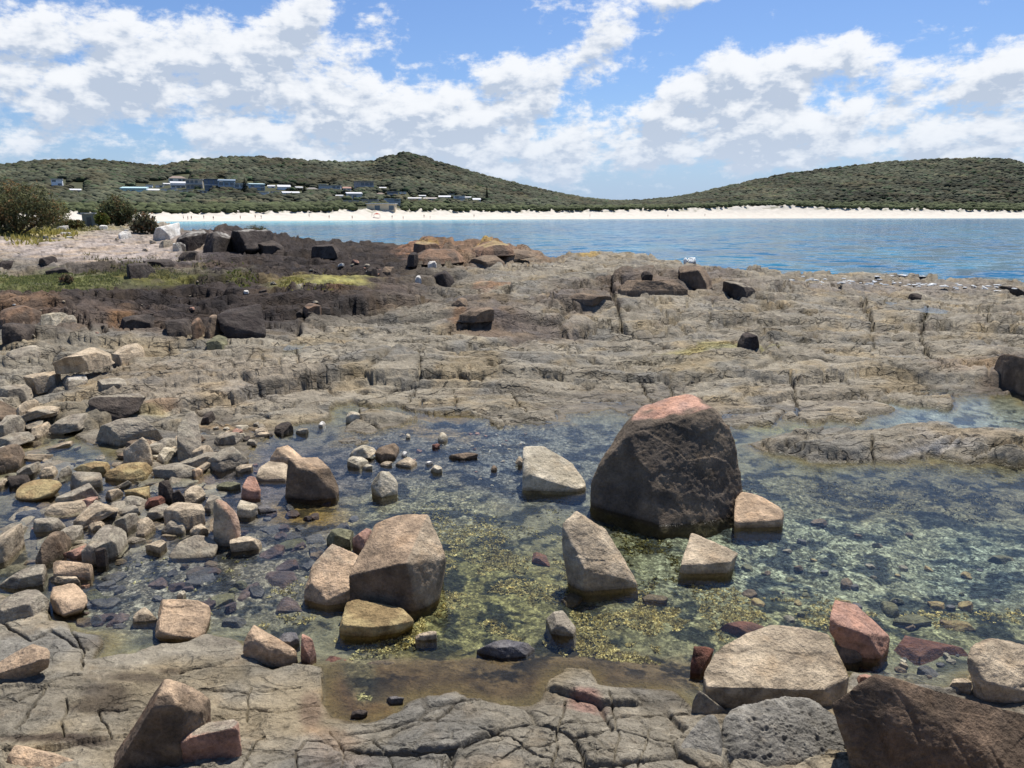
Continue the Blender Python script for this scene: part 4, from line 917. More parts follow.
# ---------------------------------------------------------------- people on the far beach (a few pixels each)
def make_person():
    me = bpy.data.meshes.new('person'); bm = bmesh.new()
    J = {'pelvis': (0, 0, .93), 'chest': (0, .01, 1.30), 'neck': (0, 0, 1.48), 'head': (0, -.01, 1.66), 'hl': (-.10, 0, .88), 'kl': (-.12, -.03, .48), 'fl': (-.13, 0, .06), 'tl': (-.13, -.14, .03),
         'hr': (.10, 0, .88), 'kr': (.12, -.05, .48), 'fr': (.13, .06, .06), 'tr': (.13, -.08, .03), 'sl': (-.19, 0, 1.40), 'el': (-.25, .02, 1.12), 'wl': (-.26, -.05, .87), 'sr': (.19, 0, 1.40), 'er': (.26, .02, 1.12), 'wr': (.25, -.09, .88)}
    rad = {'pelvis': .15, 'chest': .16, 'neck': .06, 'head': .11, 'hl': .10, 'kl': .065, 'fl': .045, 'tl': .04, 'hr': .10, 'kr': .065, 'fr': .045, 'tr': .04, 'sl': .07, 'el': .045, 'wl': .035, 'sr': .07, 'er': .045, 'wr': .035}
    v = {k: bm.verts.new(c) for k, c in J.items()}
    for a, b in (('pelvis', 'chest'), ('chest', 'neck'), ('neck', 'head'), ('pelvis', 'hl'), ('hl', 'kl'), ('kl', 'fl'), ('fl', 'tl'), ('pelvis', 'hr'), ('hr', 'kr'), ('kr', 'fr'), ('fr', 'tr'), ('chest', 'sl'), ('sl', 'el'), ('el', 'wl'), ('chest', 'sr'), ('sr', 'er'), ('er', 'wr')): bm.edges.new((v[a], v[b]))
    order = list(J); bm.verts.index_update(); bm.to_mesh(me); bm.free()
    o = bpy.data.objects.new('person_proto', me); COL.objects.link(o)
    sk = o.modifiers.new('skin', 'SKIN'); o.modifiers.new('sub', 'SUBSURF').levels = 1
    lay = me.skin_vertices[0] if len(me.skin_vertices) else None
    for i, k in enumerate(order):
        if lay: lay.data[i].radius = (rad[k], rad[k]); lay.data[i].use_root = (k == 'pelvis')
    bpy.context.view_layer.update()
    out = bpy.data.meshes.new_from_object(o.evaluated_get(bpy.context.evaluated_depsgraph_get()))
    bpy.data.objects.remove(o); return out


PERSON = make_person(); PERSON.materials.clear(); PERSON.materials.append(paint('skin', (.33, .19, .12), .6))
def suit_mesh():
    bm = bmesh.new(); bmesh.ops.create_cone(bm, cap_ends=True, segments=10, radius1=.20, radius2=.19, depth=.30, matrix=Matrix.Translation((0, 0, .86)) @ Matrix.Diagonal((1, .82, 1, 1)))
    me = bpy.data.meshes.new('shorts'); bm.to_mesh(me); bm.free(); return me
def hair_mesh():
    bm = bmesh.new(); bmesh.ops.create_uvsphere(bm, u_segments=10, v_segments=6, radius=.125, matrix=Matrix.Translation((0, .02, 1.70)))
    me = bpy.data.meshes.new('hair'); bm.to_mesh(me); bm.free(); return me
SHORTS = [suit_mesh() for _ in range(4)]; HAIR = hair_mesh(); HAIR.materials.append(paint('hair_brown', (.04, .025, .015), .6))
for me_, c_, nm_ in zip(SHORTS, ((.03, .04, .10), (.25, .03, .03), (.02, .02, .02), (.5, .5, .52)), ('navy', 'red', 'black', 'pale')): me_.materials.append(paint('swim_' + nm_, c_, .8))
PEOPLE = [(183, .35), (187.5, .3), (191, .34), (203.5, .4), (213, .3), (240, .36), (255, .45), (261, .4), (309, .5), (329, .35), (352, .25), (372, .55), (392, .3), (403, .18), (424, .4), (430, .2), (474, .42), (590, .4), (668, .35), (705, .4)]
for i, (cx, f) in enumerate(PEOPLE):
    t = float(px2t(cx)); D = float(d_shore(np.array(t))) + 42 * f; zd = H + EL(float(far_row(DUNE, np.array(t)))) * float(d_dune(np.array(t)))
    z = SEA + (zd - SEA) * (.35 * f + .65 * f ** 2.2)
    o = link('person', PERSON); o.location = (t * D, D, z); o.rotation_euler = (0, 0, random.uniform(0, 6.28)); o.scale = (1.15,) * 3
    tag(o, 'tiny person in swimwear standing on the far white beach', 'person', 'people scattered along the far beach')
    link('shorts', SHORTS[i % 4], None, o); link('hair', HAIR, None, o)
t = float(px2t(377)); D = float(d_shore(np.array(t))) + 16
o = tag(bpy.data.objects.new('shade_tent', None), 'small red shade tent on the sand in front of the beach pavilion', 'tent'); COL.objects.link(o); o.location = at_y(377, 217.6, D)
bm = bmesh.new(); a = [bm.verts.new(v) for v in ((-2, -1.5, 2.0), (2, -1.5, 2.0), (2, 1.5, 2.0), (-2, 1.5, 2.0))]; ap = bm.verts.new((0, 0, 3.0))
for i in range(4): bm.faces.new((a[i], a[(i + 1) % 4], ap))
bm.faces.new(a[::-1]); bm_obj('canopy', bm, paint('tent_red', (.42, .10, .06), .8), o)
for sx in (-1.9, 1.9):
    for sy in (-1.4, 1.4):
        bm = bmesh.new(); add_box(bm, sx - .05, sx + .05, sy - .05, sy + .05, -.3, 1.99); bm_obj('leg', bm, paint('tent_leg', (.5, .5, .5), .5), o)


# ---------------------------------------------------------------- shrubs on the near headland: leafy faces on branching stems
def shrub(blobs, base, label, n, col, leaf, name='shrub', z_off=0.0, grp=None):
    """blobs: (column, row, half width, half height px, depth factor) around the base pixel"""
    p = hit_ground(*base, water=False); D = math.hypot(p[0], p[1]); s = D / FPX
    root = tag(bpy.data.objects.new(name, None), label, 'shrub', grp); COL.objects.link(root); root.location = p
    V = []; Cc = []; bv = bmesh.new()
    tot = sum(b[2] * b[3] for b in blobs)
    for (cx, cy, rx, ry, dd) in blobs:
        c = at_y(cx, cy, p[1] + dd * s * 10) - p; k = max(60, int(n * rx * ry / tot))
        u = rng.normal(size=(k, 3)); u /= np.linalg.norm(u, axis=1)[:, None]; rad = rng.random(k) ** .40
        lum = 1 + .30 * np.array(perlin3(u * 2.2 + cx)); q = c + u * (rad * lum)[:, None] * np.array([rx * s, (rx + ry) * .5 * s, ry * s])
        q = q[q[:, 2] > -.15]
        # clumps: keep leaves where a 3-D noise is high, so that gaps open
        q = q[fbm3(q * (2.6 / (rx * s)) , 3) > -.12]; m = len(q)
        d1 = rng.normal(size=(m, 3)); d1 /= np.linalg.norm(d1, axis=1)[:, None]; d2 = np.cross(d1, rng.normal(size=(m, 3))); d2 /= np.linalg.norm(d2, axis=1)[:, None]
        L = leaf * (.6 + .8 * rng.random(m))[:, None]
        V.append(np.stack([q - d1 * L, q + d2 * L * .42, q + d1 * L, q - d2 * L * .42], 1))
        tone = (.55 + .9 * rng.random(m)) * (1 + .25 * fbm3(q * (3 / (rx * s)), 2)); cc = np.array(col) * tone[:, None]
        brown = (fbm3(q * (2 / (rx * s)) + 9, 2) > .3); cc[brown] = cc[brown] * np.array([1.5, .95, .9]); Cc.append(np.repeat(cc, 4, 0))
        a = Vector((0, 0, -.1)); b = Vector(c); r0 = .035 * (rx * s) ** .5
        for q_ in range(5):
            e = b + Vector((random.uniform(-1, 1) * rx * s * .7, random.uniform(-1, 1) * rx * s * .5, random.uniform(-.3, .8) * ry * s)); pts = [a, a.lerp(b, .5) + Vector((random.uniform(-.1, .1), 0, 0)), b.lerp(e, .3), e]
            for w_, (A, B) in enumerate(zip(pts[:-1], pts[1:])):
                if (B - A).length < .02: continue
                mt = Matrix.Translation((A + B) / 2) @ (B - A).to_track_quat('Z', 'Y').to_matrix().to_4x4()
                bmesh.ops.create_cone(bv, cap_ends=False, segments=6, radius1=r0 * (1 - .28 * w_), radius2=r0 * (.72 - .28 * w_), depth=(B - A).length, matrix=mt)
    V = np.concatenate(V); F = np.arange(len(V) * 4).reshape(-1, 4)
    link('foliage', np_mesh('foliage', V.reshape(-1, 3), F, np.concatenate(Cc), smooth=False), M_LEAF, root)
    bm_obj('stem', bv, paint('shrub_bark', (.09, .07, .05), .9), root, True)


G1 = (.075, .085, .032)
shrub([(14, 208, 26, 22, 0), (36, 206, 18, 19, .2), (-12, 205, 26, 26, .3), (5, 222, 18, 13, -.2), (50, 214, 12, 12, .2), (-40, 206, 24, 28, .4)], (16, 236), 'large dense dark green shrub at the left edge, tallest on the headland', 24000, (.13, .135, .065), .075)
shrub([(58, 214, 9, 11, 0), (50, 220, 8, 7, -.1)], (56, 228), 'small yellow green shrub at the right foot of the large left shrub', 4500, (.12, .115, .035), .07)
shrub([(118, 211, 12, 14, 0), (127, 214, 9, 9, .2), (108, 210, 8, 9, .2), (116, 220, 10, 6, 0)], (118, 226), 'dark rounded shrub standing right of the grey green shed', 7000, (.115, .125, .06), .13)
shrub([(145, 222, 9, 9, 0), (138, 226, 7, 6, 0), (152, 227, 5, 6, .1)], (145, 233.5), 'straggly brown green shrub beside the white lichen boulders', 3400, (.15, .145, .085), .10)
shrub([(102, 219, 6, 6, 0)], (102, 226), 'little bright green bush against the right side of the shed', 2200, (.12, .14, .035), .12)
shrub([(75, 224, 8, 4, 0), (66, 226, 7, 3.5, 0)], (72, 228.5), 'low olive bush in the grass left of the shed', 2600, (.12, .12, .045), .09)
shrub([(256, 229.5, 9, 4, 0), (263, 230.5, 6, 3, 0)], (257, 233.2), 'low green tuft growing on top of the black lichened boulders', 1800, (.10, .105, .035), .035)
shrub([(66, 279, 6, 4, 0)], (66, 284), 'small grey brown tuft in the left strip of grass', 900, (.13, .11, .07), .03)


# ---------------------------------------------------------------- grass in the damp strips, foam at the platform's rim
def grass():
    V = []; Cc = []
    for (cx, cy, rx, ry, n, col, hh) in ((45, 281, 80, 8, 9000, (.21, .22, .085), .05), (150, 277, 60, 5, 2600, (.19, .19, .09), .05), (320, 283, 42, 6, 2600, (.32, .28, .09), .05), (30, 234, 48, 5, 2600, (.34, .30, .09), .22), (75, 228, 30, 4, 900, (.22, .2, .07), .26), (245, 279, 18, 3, 500, (.16, .18, .04), .07), (150, 266, 70, 4, 800, (.19, .17, .08), .10)):
        for _ in range(n):
            a = random.random() * 6.283; r = math.sqrt(random.random()); qx = cx + rx * r * math.cos(a); qy = cy + ry * r * math.sin(a)
            P = at_z(qx, qy, 1.2); 
            for _k in range(3): P = at_z(qx, qy, float(bil(G_Z, np.array([P[0]]), np.array([P[1]]))[0]))
            z = float(bil(G_Z, np.array([P[0]]), np.array([P[1]]))[0])
            if fbm2(np.array([P[0] * .5]), np.array([P[1] * .5]), 2)[0] < -.15: continue
            an = random.random() * 6.28; w = .035 * (hh / .09) ** .5; h = hh * random.uniform(.5, 1.3); lx, ly = random.uniform(-.6, .6) * h, random.uniform(-.6, .6) * h
            V.append(((P[0] - w * math.cos(an), P[1] - w * math.sin(an), z - .02), (P[0] + w * math.cos(an), P[1] + w * math.sin(an), z - .02), (P[0] + lx, P[1] + ly, z + h)))
            g = random.uniform(.7, 1.3); Cc.append([(col[0] * g, col[1] * g, col[2] * g)] * 3)
    V = np.array(V).reshape(-1, 3); link_ = link('grass', np_mesh('grass', V, np.arange(len(V)).reshape(-1, 3), np.array(Cc).reshape(-1, 3), smooth=False), M_LEAF)
    tag(link_, 'short green and yellow grass in the damp strips of the headland', 'grass', kind='stuff')


grass()


def foam():
    V = []; F = []; 
    def blob(cx, cy, w, h, z, up):
        p = at_z(cx, cy, z); D = math.hypot(p[0], p[1]); s = D / FPX; sl = (H - z) / D; b = len(V); v0, f0 = ICO[3]
        q = v0 * (1 + .35 * perlin3(v0 * 2.2 + cx)[:, None] + .2 * perlin3(v0 * 5 + cx)[:, None])
        for a in q: V.append((p[0] + a[0] * w / 2 * s, p[1] + a[1] * h / 2 * s / sl, z + a[2] * up))
        for f in f0: F.append(tuple(f + b))
    def lace(cx, cy, w, h):
        p = at_z(cx, cy, .36)
        for _ in range(4): p = at_z(cx, cy, float(bil(G_Z, np.array([p[0]]), np.array([p[1]]))[0]))
        blob(cx, cy, w, h, p[2] + .012, .022)
    for i in range(120):
        k = random.random(); cy = 280.5 + 7.5 * k + random.gauss(0, 1.6); lace(795 + 225 * k + random.gauss(0, 9), cy, random.uniform(1.5, 7), random.uniform(.2, .4))
    for i in range(26): lace(905 + random.uniform(-40, 25), 275.5 + random.uniform(-1, 1.2), random.uniform(3, 10), .3)
    for i in range(10): blob(690 + random.gauss(0, 3), 261.8 + random.uniform(-.6, .6), random.uniform(1, 2.6), 1, .80, random.uniform(.08, .2))
    tag(link('sea_foam', np_mesh('sea_foam', np.array(V), np.array(F)), M_FOAM), 'white foam washing over the outer rim of the platform', 'foam', kind='stuff')


foam()

# ================================================================ ROCKS, each a thing of its own
def hull_planes(pts):
    bm = bmesh.new()
    for p in pts: bm.verts.new(p)
    r = bmesh.ops.convex_hull(bm, input=bm.verts[:]); bm.normal_update()
    bm.faces.ensure_lookup_table()
    N = np.array([f.normal[:] for f in bm.faces]); P = np.array([f.calc_center_median()[:] for f in bm.faces]); A = np.array([f.calc_area() for f in bm.faces]); bm.free()
    return N, P, A


KINDS = {  # two tones, and how blotchy
    'tan': ((.47, .38, .265), (.35, .28, .195)), 'grey': ((.325, .285, .215), (.25, .215, .165)), 'brown': ((.21, .155, .105), (.14, .105, .075)), 'dark': ((.085, .068, .055), (.055, .045, .038)), 'black': ((.045, .036, .032), (.07, .058, .05)),
    'pink': ((.42, .24, .17), (.33, .20, .15)), 'peach': ((.50, .36, .235), (.37, .27, .18)), 'pale': ((.50, .44, .33), (.38, .33, .24)), 'red': ((.22, .10, .07), (.15, .075, .055)), 'slate': ((.11, .105, .11), (.15, .14, .135)), 'purple': ((.15, .105, .095), (.11, .085, .085)),
    'green': ((.19, .18, .11), (.14, .135, .085)), 'ochre': ((.36, .28, .14), (.28, .20, .10)), 'white': ((.62, .60, .55), (.5, .47, .42)), 'basalt': ((.19, .148, .105), (.115, .092, .07)), 'salmon': ((.50, .29, .205), (.40, .25, .19)), 'umber': ((.165, .108, .072), (.105, .072, .05)), 'pit': ((.25, .232, .195), (.175, .163, .138)), 'orange': ((.22, .14, .09), (.13, .095, .07)), 'lichen': ((.10, .09, .08), (.45, .43, .38))}


def star_rock(name, N, Dp, c, lvl, kind, seed, patches=(), rough=1.0, p=130, pits=0, round_=None, chip=1.0, strata=None, soft=False, algae=True):
    """surface of a convex block seen from its centre c, softened at the edges, then chipped, pitted and roughened; returns mesh data"""
    d = Dp - N @ c; ok = d > 1e-4; N = N[ok]; d = d[ok]
    r_ = np.random.default_rng(seed)
    # merge coplanar planes so that the soft edge stays even
    keepN, keepd = [], []
    for n, q in zip(N, d):
        for m, k in zip(keepN, keepd):
            if n @ m > .9995 and abs(q - k) < 1e-3: break
        else: keepN.append(n); keepd.append(q)
    N = np.array(keepN); d = np.array(keepd)
    U, F = ICO[lvl]
    # stretch directions with the block
    def rad(U): 
        s = np.maximum(U @ N.T, 0) / d
        return 1 / np.maximum((s ** p).sum(1) ** (1 / p), 1e-6), s
    r, s = rad(U); V = U * r[:, None]; ext = np.maximum(np.abs(V).max(0), .01); U2 = U * ext; U2 /= np.linalg.norm(U2, axis=1)[:, None]
    r, s = rad(U2); V = U2 * r[:, None]
    # breakage: flat scars struck off the corners and rims
    w0 = (s * r[:, None]) ** p; w0 = w0 / w0.sum(1)[:, None]; eg = 1 - (w0 ** 2).sum(1)
    if chip > .3 and not (p < 20):
        addN, addd = [], []
        for k in range(9):
            i = int(r_.choice(len(V), p=(eg + 1e-6) / (eg + 1e-6).sum())); n = V[i] / ext / ext + .35 * r_.normal(size=3) / ext; n /= np.linalg.norm(n)
            addN.append(n); addd.append(float((V @ n).max()) * r_.uniform(.90, .985))
        N = np.vstack([N, addN]); d = np.append(d, addd); r, s = rad(U2); V = U2 * r[:, None]
    w = (s * r[:, None]) ** p; Nr = w @ (N / 1.0); Nr /= np.maximum(np.linalg.norm(Nr, axis=1)[:, None], 1e-6)
    S = float(np.mean(ext)); Q = V / S + seed * 3.17
    # worn, bitten edges: more is lost where several faces meet
    wn = w / w.sum(1)[:, None]; edge = 1 - (wn ** 2).sum(1)
    disp = -.020 * S * edge * np.clip(.6 + 1.8 * fbm3(Q * 2.6, 3), 0, 3) * chip
    d1, e, idx = voro3(Q * np.array([1.6, 1.6, 2.6])); disp += .020 * S * rough * (_rand[idx] - .5)
    d1, e, idx2 = voro3(Q * np.array([4.2, 4.2, 6.5])); disp += .010 * S * rough * (_rand[idx2] - .5)
    disp += S * rough * (.011 * fbm3(Q * 1.6, 3) + .006 * fbm3(Q * 7, 3, .6))
    if lvl >= 6: disp += S * rough * .005 * fbm3(Q * 22, 3, .65)
    crackc = np.ones(len(V))
    if strata is not None:
        ax, fr, dep = strata; ax = np.array(ax, float); ax /= np.linalg.norm(ax)
        q = (V @ ax) / S * fr + .35 * fbm3(Q * 1.5, 3); sw = np.abs(q - np.round(q)); ck = np.exp(-(sw / .07) ** 2) * sstep(-.2, .3, fbm3(Q * 1.2 + 5, 2)); disp -= dep * S * ck; crackc -= .4 * ck
    if pits:
        d1, e, ix = voro3(Q * np.array([7, 7, 11.])); hole = (_rand[ix] > .45) * sstep(.42, .12, d1) if False else (_rand[ix] > .45) * (1 - sstep(.12, .42, d1)); disp -= pits * S * hole
        d1, e, ix = voro3(Q * np.array([16, 16, 24.])); h2_ = (_rand[ix] > .4) * (1 - sstep(.1, .45, d1)); disp -= pits * .42 * S * h2_; crackc *= 1 - .35 * hole - .2 * h2_
    V = V + Nr * disp[:, None] + c
    k1, k2 = KINDS[kind]; m = sstep(-.25, .3, fbm3(Q * 1.3 + 3, 4))[:, None]; col = np.array(k1) * m + np.array(k2) * (1 - m)
    tone = 1 + .14 * (_rand[idx] - .5) + .22 * fbm3(Q * 3.3 + 8, 4, .6); ft = .88 + .28 * np.random.default_rng(seed + 5).random(len(N)); tone = tone * (wn @ ft); col = col * (tone * crackc)[:, None]
    for (dirn, lo, hi, pc, pw) in patches:                # another stone colour on faces turned this way
        dn = np.array(dirn, float); dn /= np.linalg.norm(dn); k = sstep(lo, hi, Nr @ dn + .10 * fbm3(Q * 2.5 + 20, 3)) * pw
        a, b = KINDS[pc]; mm = sstep(-.2, .3, fbm3(Q * 2.2 + 30, 3))[:, None]; cc = (np.array(a) * mm + np.array(b) * (1 - mm)) * tone[:, None]; col = col * (1 - k[:, None]) + cc * k[:, None]
    # stone that stays under water is coated with brown and olive algae
    wet = (1 - sstep(-.05, -.008, V[:, 2]))[:, None] * (.75 if not soft else .25) * algae; alg = np.array([.10, .085, .035]) * (1 + .5 * fbm3(Q * 4, 3))[:, None]
    col = col * (1 - wet) + alg * wet
    return V, F, col


def finish(name, V, F, col, label, cat, group=None, loc=None):
    o = V.mean(0); o[2] = V[:, 2].min(); me = np_mesh(name, V - o, F, col)
    ob = link(name, me, M_ROCK, None, o); tag(ob, label, cat, group); return ob


def level(wpx): return 4 if wpx < 14 else 5 if wpx < 55 else 6 if wpx < 130 else 7


def traced(name, base, pts, label, kind='tan', cat='rock', zb=0.0, sink=.22, seed=1, lvl=None, group=None, **kw):
    """base: pixel of the front foot, which fixes the distance; pts: (column, row, depth) with depth counted in local pixel sizes behind the foot"""
    b = at_z(base[0], base[1], zb); s = math.hypot(b[0], b[1]) / FPX
    P = np.array([at_y(x, y, b[1] + d * s) for x, y, d in pts]); lo = P[:, 2].min(); hi = P[:, 2].max()
    low = P[P[:, 2] < lo + .30 * (hi - lo)].copy(); low[:, 2] -= sink; P = np.vstack([P, low])
    N, C0, A = hull_planes(P); D = (N * C0).sum(1); ok = A > 1e-7; c = (P.min(0) + P.max(0)) / 2 * .5 + P.mean(0) * .5
    wpx = max(p[0] for p in pts) - min(p[0] for p in pts)
    V, F, col = star_rock(name, N[ok], D[ok], c, lvl or level(wpx), kind, seed, **kw)
    # settle the softened block back onto the traced outline
    vis = np.array(pts)[:, :2]; m = V[:, 2] > lo - .01
    for _ in range(2):
        px, py = project(V[m]); ox = V[:, 0].mean(); w0 = px.max() - px.min(); V[:, 0] = ox + (V[:, 0] - ox) * (vis[:, 0].max() - vis[:, 0].min()) / w0
        px, py = project(V[m]); V[:, 0] += ((vis[:, 0].min() + vis[:, 0].max()) / 2 - (px.min() + px.max()) / 2) * s
        px, py = project(V[m]); k = (py.min() - vis[:, 1].min()) * s / max(V[:, 2].max() - zb, .02); V[:, 2] = np.where(V[:, 2] > zb, zb + (V[:, 2] - zb) * (1 + k), V[:, 2])
    return finish(name, V, F, col, label, cat, group)


def generic(cx, cy, w, h, kind, label, name='rock', cat='rock', tilt=0, flat=None, rot=None, zb=None, group=None, seed=None, depth_px=None, rounded=0, under=False, **kw):
    """a block fitted to where a stone shows in the photograph: centre column and row, width and height in pixels"""
    seed = seed if seed is not None else int(abs(cx * 7.3 + cy * 13.1)) % 9973; r_ = np.random.default_rng(seed)
    fy = cy + h * .42
    if zb is None:
        g = hit_ground(cx, fy, water=not under); zb = g[2]; 
    b = at_z(cx, fy, zb); D = math.hypot(b[0], b[1]); s = math.hypot(D, H - zb) / FPX; dl = math.atan2(H - zb, D)
    W = w * s; Hp = h * s
    hz = (flat if flat is not None else .50) * h * s / math.cos(dl)
    hy = max(.45 * W, min(1.3 * W, (Hp - hz * math.cos(dl)) / math.sin(dl)))
    # a block: tilted top, steep sides, a few broken corners
    n = int(r_.integers(4, 7)); a0 = r_.random() * 6.28 if rot is None else R(rot); Ns = [(r_.normal() * .22, r_.normal() * .22 - .05, 1)]; Ds = [.5]
    for k in range(n):
        a = a0 + 6.283 * (k + r_.uniform(-.28, .28)) / n; up = r_.uniform(-.12, .40) if not rounded else r_.uniform(-.1, .25)
        Ns.append((math.cos(a), math.sin(a), up)); Ds.append(.5 * r_.uniform(.78, 1.05))
    for k in range(int(r_.integers(1, 4))):
        a = r_.random() * 6.28; Ns.append((math.cos(a), math.sin(a), r_.uniform(.5, 1.3))); Ds.append(.5 * r_.uniform(.80, 1.0))
    Ns.append((0, 0, -1)); Ds.append(.5)
    N = np.array(Ns, float); N /= np.linalg.norm(N, axis=1)[:, None]; Dv = np.array(Ds)
    sc = np.array([W, hy, hz + .1 * W])
    c = np.zeros(3)
    lv = level(w)
    N2 = N / sc; ln = np.linalg.norm(N2, axis=1); N2 = N2 / ln[:, None]; D2 = Dv / ln
    V, F, col = star_rock(name, N2, D2, c, lv, kind, seed, p=(120 if not rounded else 9), algae=False, **kw)
    if tilt:
        t = R(tilt); ct, st = math.cos(t), math.sin(t); V = np.stack([V[:, 0] * ct - V[:, 2] * st, V[:, 1], V[:, 0] * st + V[:, 2] * ct], -1)
    V = V + np.array([b[0], b[1] + hy * .35, zb + hz * .45])
    for _ in range(3):                                    # slide and scale until it covers what the photograph shows
        px, py = project(V); o = V.mean(0); x0, x1, y0, y1 = px.min(), px.max(), py.min(), py.max(); yb = y1
        V[:, 0] = o[0] + (V[:, 0] - o[0]) * (w / (x1 - x0)); 
        V[:, 1:] = o[1:] + (V[:, 1:] - o[1:]) * float(np.clip(h * 1.06 / (y1 - y0), .4, 2.2))
        px, py = project(V); V[:, 0] += (cx - (px.min() + px.max()) / 2) * s
        V[:, 2] += ((py.min()) - (cy - h / 2)) * s / math.cos(dl)
    if under:                                             # lies on the floor, wholly under the surface
        top = V[:, 2].max()
        if top > -.008: V[:, 2] -= top + .012
    else:
        o2 = V[:, 2]; lowest = o2.min()
        V[:, 2] = np.where(o2 < lowest + .25 * (o2.max() - lowest), o2 - .10, o2)
    wet = (1 - sstep(-.05, -.008, V[:, 2]))[:, None] * (.6 if not under else .2)
    col = col * (1 - wet) + np.array([.10, .085, .04]) * wet if zb < .1 else col
    return finish(name, V, F, col, label, cat, group)


# ---------------------------------------------------------------- the large stones, faces traced one by one
traced('boulder', (661, 524), [(627, 436, 56), (668, 426, 54), (687, 416, 56), (706, 408, 62), (713, 410, 66), (631, 419, 80), (640, 406, 108), (687, 394, 124), (704, 402, 100), (610, 443, 80), (592, 474, 66), (588, 492, 58), (590, 530, 44), (726, 426, 62), (739, 454, 52), (744, 478, 44), (743, 502, 36), (738, 532, 18), (661, 534, -8), (652, 484, 18), (704, 532, -3), (604, 520, 130), (726, 515, 130), (636, 425, 130), (706, 425, 130)],
       'huge dark brown boulder with a pink broken top standing in the middle of the pool', 'basalt', 'boulder', seed=4, rough=.8, patches=[((-.1, .25, 1), .83, .90, 'salmon', 1.0)], sink=.4, p=110)
traced('boulder', (415, 612), [(349, 577, 12), (405, 564, 0), (418, 521, 78), (400, 514, 86), (379, 519, 84), (377, 537, 60), (427, 514, 84), (446, 558, 44), (444, 572, 40), (427, 607, 10), (415, 614, 0), (350, 599, 12), (390, 565, 110), (440, 565, 104)],
       'big brown block with a black shaded front in the pool left of centre', 'brown', 'boulder', seed=8, rough=.8, patches=[((-.2, -.1, 1), .70, .9, 'peach', .75), ((1, -.2, .4), .7, .9, 'tan', .6)], sink=.3)
traced('boulder', (326, 606), [(332, 544, 62), (360, 556, 48), (359, 568, 32), (350, 591, 6), (327, 601, 0), (311, 583, 16), (311, 567, 36), (304, 592, 16), (304, 604, 12), (326, 607, 3), (350, 602, 12), (320, 575, 84), (355, 577, 84)],
       'pale pinkish boulder leaning against the left side of the big brown block', 'peach', 'boulder', seed=9, rough=.9, patches=[((0, 0, 1), .9, .99, 'pale', .7)])
traced('rock', (362, 638), [(346, 602, 46), (360, 599, 52), (402, 608, 36), (383, 628, 2), (343, 625, 5), (339, 633, 8), (342, 639, 6), (378, 637, 4), (414, 620, 20), (400, 633, 10), (360, 617, 66), (410, 619, 55)],
       'flat topped tan slab in front of the big brown block', 'ochre', seed=12, rough=.8)
traced('boulder', (588, 592), [(577, 511, 62), (585, 520, 46), (605, 530, 54), (614, 549, 44), (638, 584, 10), (587, 574, 0), (586, 592, 0), (630, 593, 8), (563, 524, 46), (562, 547, 36), (574, 572, 14), (575, 586, 10), (602, 548, 84)],
       'tan wedge of rock with a ridged back below the huge dark boulder', 'tan', 'boulder', seed=14, rough=.9, patches=[((-1, -.4, .2), .55, .8, 'grey', .9)])
traced('rock', (679, 574), [(691, 533, 56), (710, 543, 36), (738, 553, 20), (730, 562, 4), (680, 566, 0), (678, 576, 0), (728, 573, 2), (712, 556, 60), (690, 552, 70)],
       'small pointed tan rock in the pool right of the tan wedge', 'tan', seed=15, rough=.9)
traced('boulder', (540, 492), [(528, 446, 56), (543, 446, 60), (571, 463, 40), (586, 486, 8), (574, 489, 0), (528, 474, 6), (522, 486, 6), (524, 492, 4), (575, 494, 0), (584, 492, 6), (522, 447, 50), (562, 470, 76), (530, 462, 80)],
       'pale tan slab with a dark left side, left of the huge dark boulder', 'pale', 'boulder', seed=16, rough=.7)
generic(520, 461, 10, 10, 'tan', 'little tan stone touching the dark left side of the pale slab', tilt=-20)
traced('boulder', (310, 498), [(289, 458, 8), (300, 460, 14), (318, 457, 44), (330, 468, 15), (312, 471, 0), (299, 469, -2), (285, 498, 2), (310, 500, -6), (336, 494, 0), (339, 485, 15), (325, 477, 46), (292, 472, 44)],
       'black fronted cube of rock with a thin pale top in the pool at left', 'brown', 'boulder', seed=18, rough=.9, patches=[((0, 0, 1), .8, .95, 'peach', .9)])
traced('rock', (280, 465), [(277, 448, 10), (288, 445, 30), (304, 459, 20), (292, 460, 0), (270, 458, 5), (270, 464, 4), (289, 466, 0), (300, 466, 20), (285, 462, 40)], 'small wedge with an orange lit top behind the black fronted cube', 'peach', seed=19, rough=.6)
traced('rock', (270, 481), [(256, 475, 5), (258, 469, 12), (270, 461, 35), (288, 463, 30), (286, 478, 0), (258, 481, 0), (286, 483, 0), (272, 470, 44)], 'tan slab touching the left side of the black fronted cube', 'tan', seed=20, rough=.7)
traced('rock', (250, 499), [(243, 487, 4), (249, 476, 24), (256, 477, 22), (261, 490, 4), (250, 492, 0), (241, 499, 2), (258, 499, 0), (252, 486, 32)], 'small pink topped stone between the rock pile and the black fronted cube', 'pink', seed=21, rough=.7)
traced('rock', (246, 518), [(237, 507, 5), (241, 500, 25), (258, 505, 12), (250, 511, 0), (237, 512, 2), (238, 519, 2), (249, 517, 0), (248, 506, 32)], 'small pale stone with a dark front below the pink topped stone', 'pale', seed=22, rough=.7)
traced('rock', (380, 497), [(380, 471, 14), (389, 472, 25), (398, 481, 15), (396, 489, 8), (382, 498, -2), (371, 485, 8), (374, 495, 6), (388, 484, 34)], 'small pyramid of pale rock alone in the water left of centre', 'pale', seed=23, rough=.8, patches=[((-1, -.3, 0), .5, .8, 'ochre', .7)])
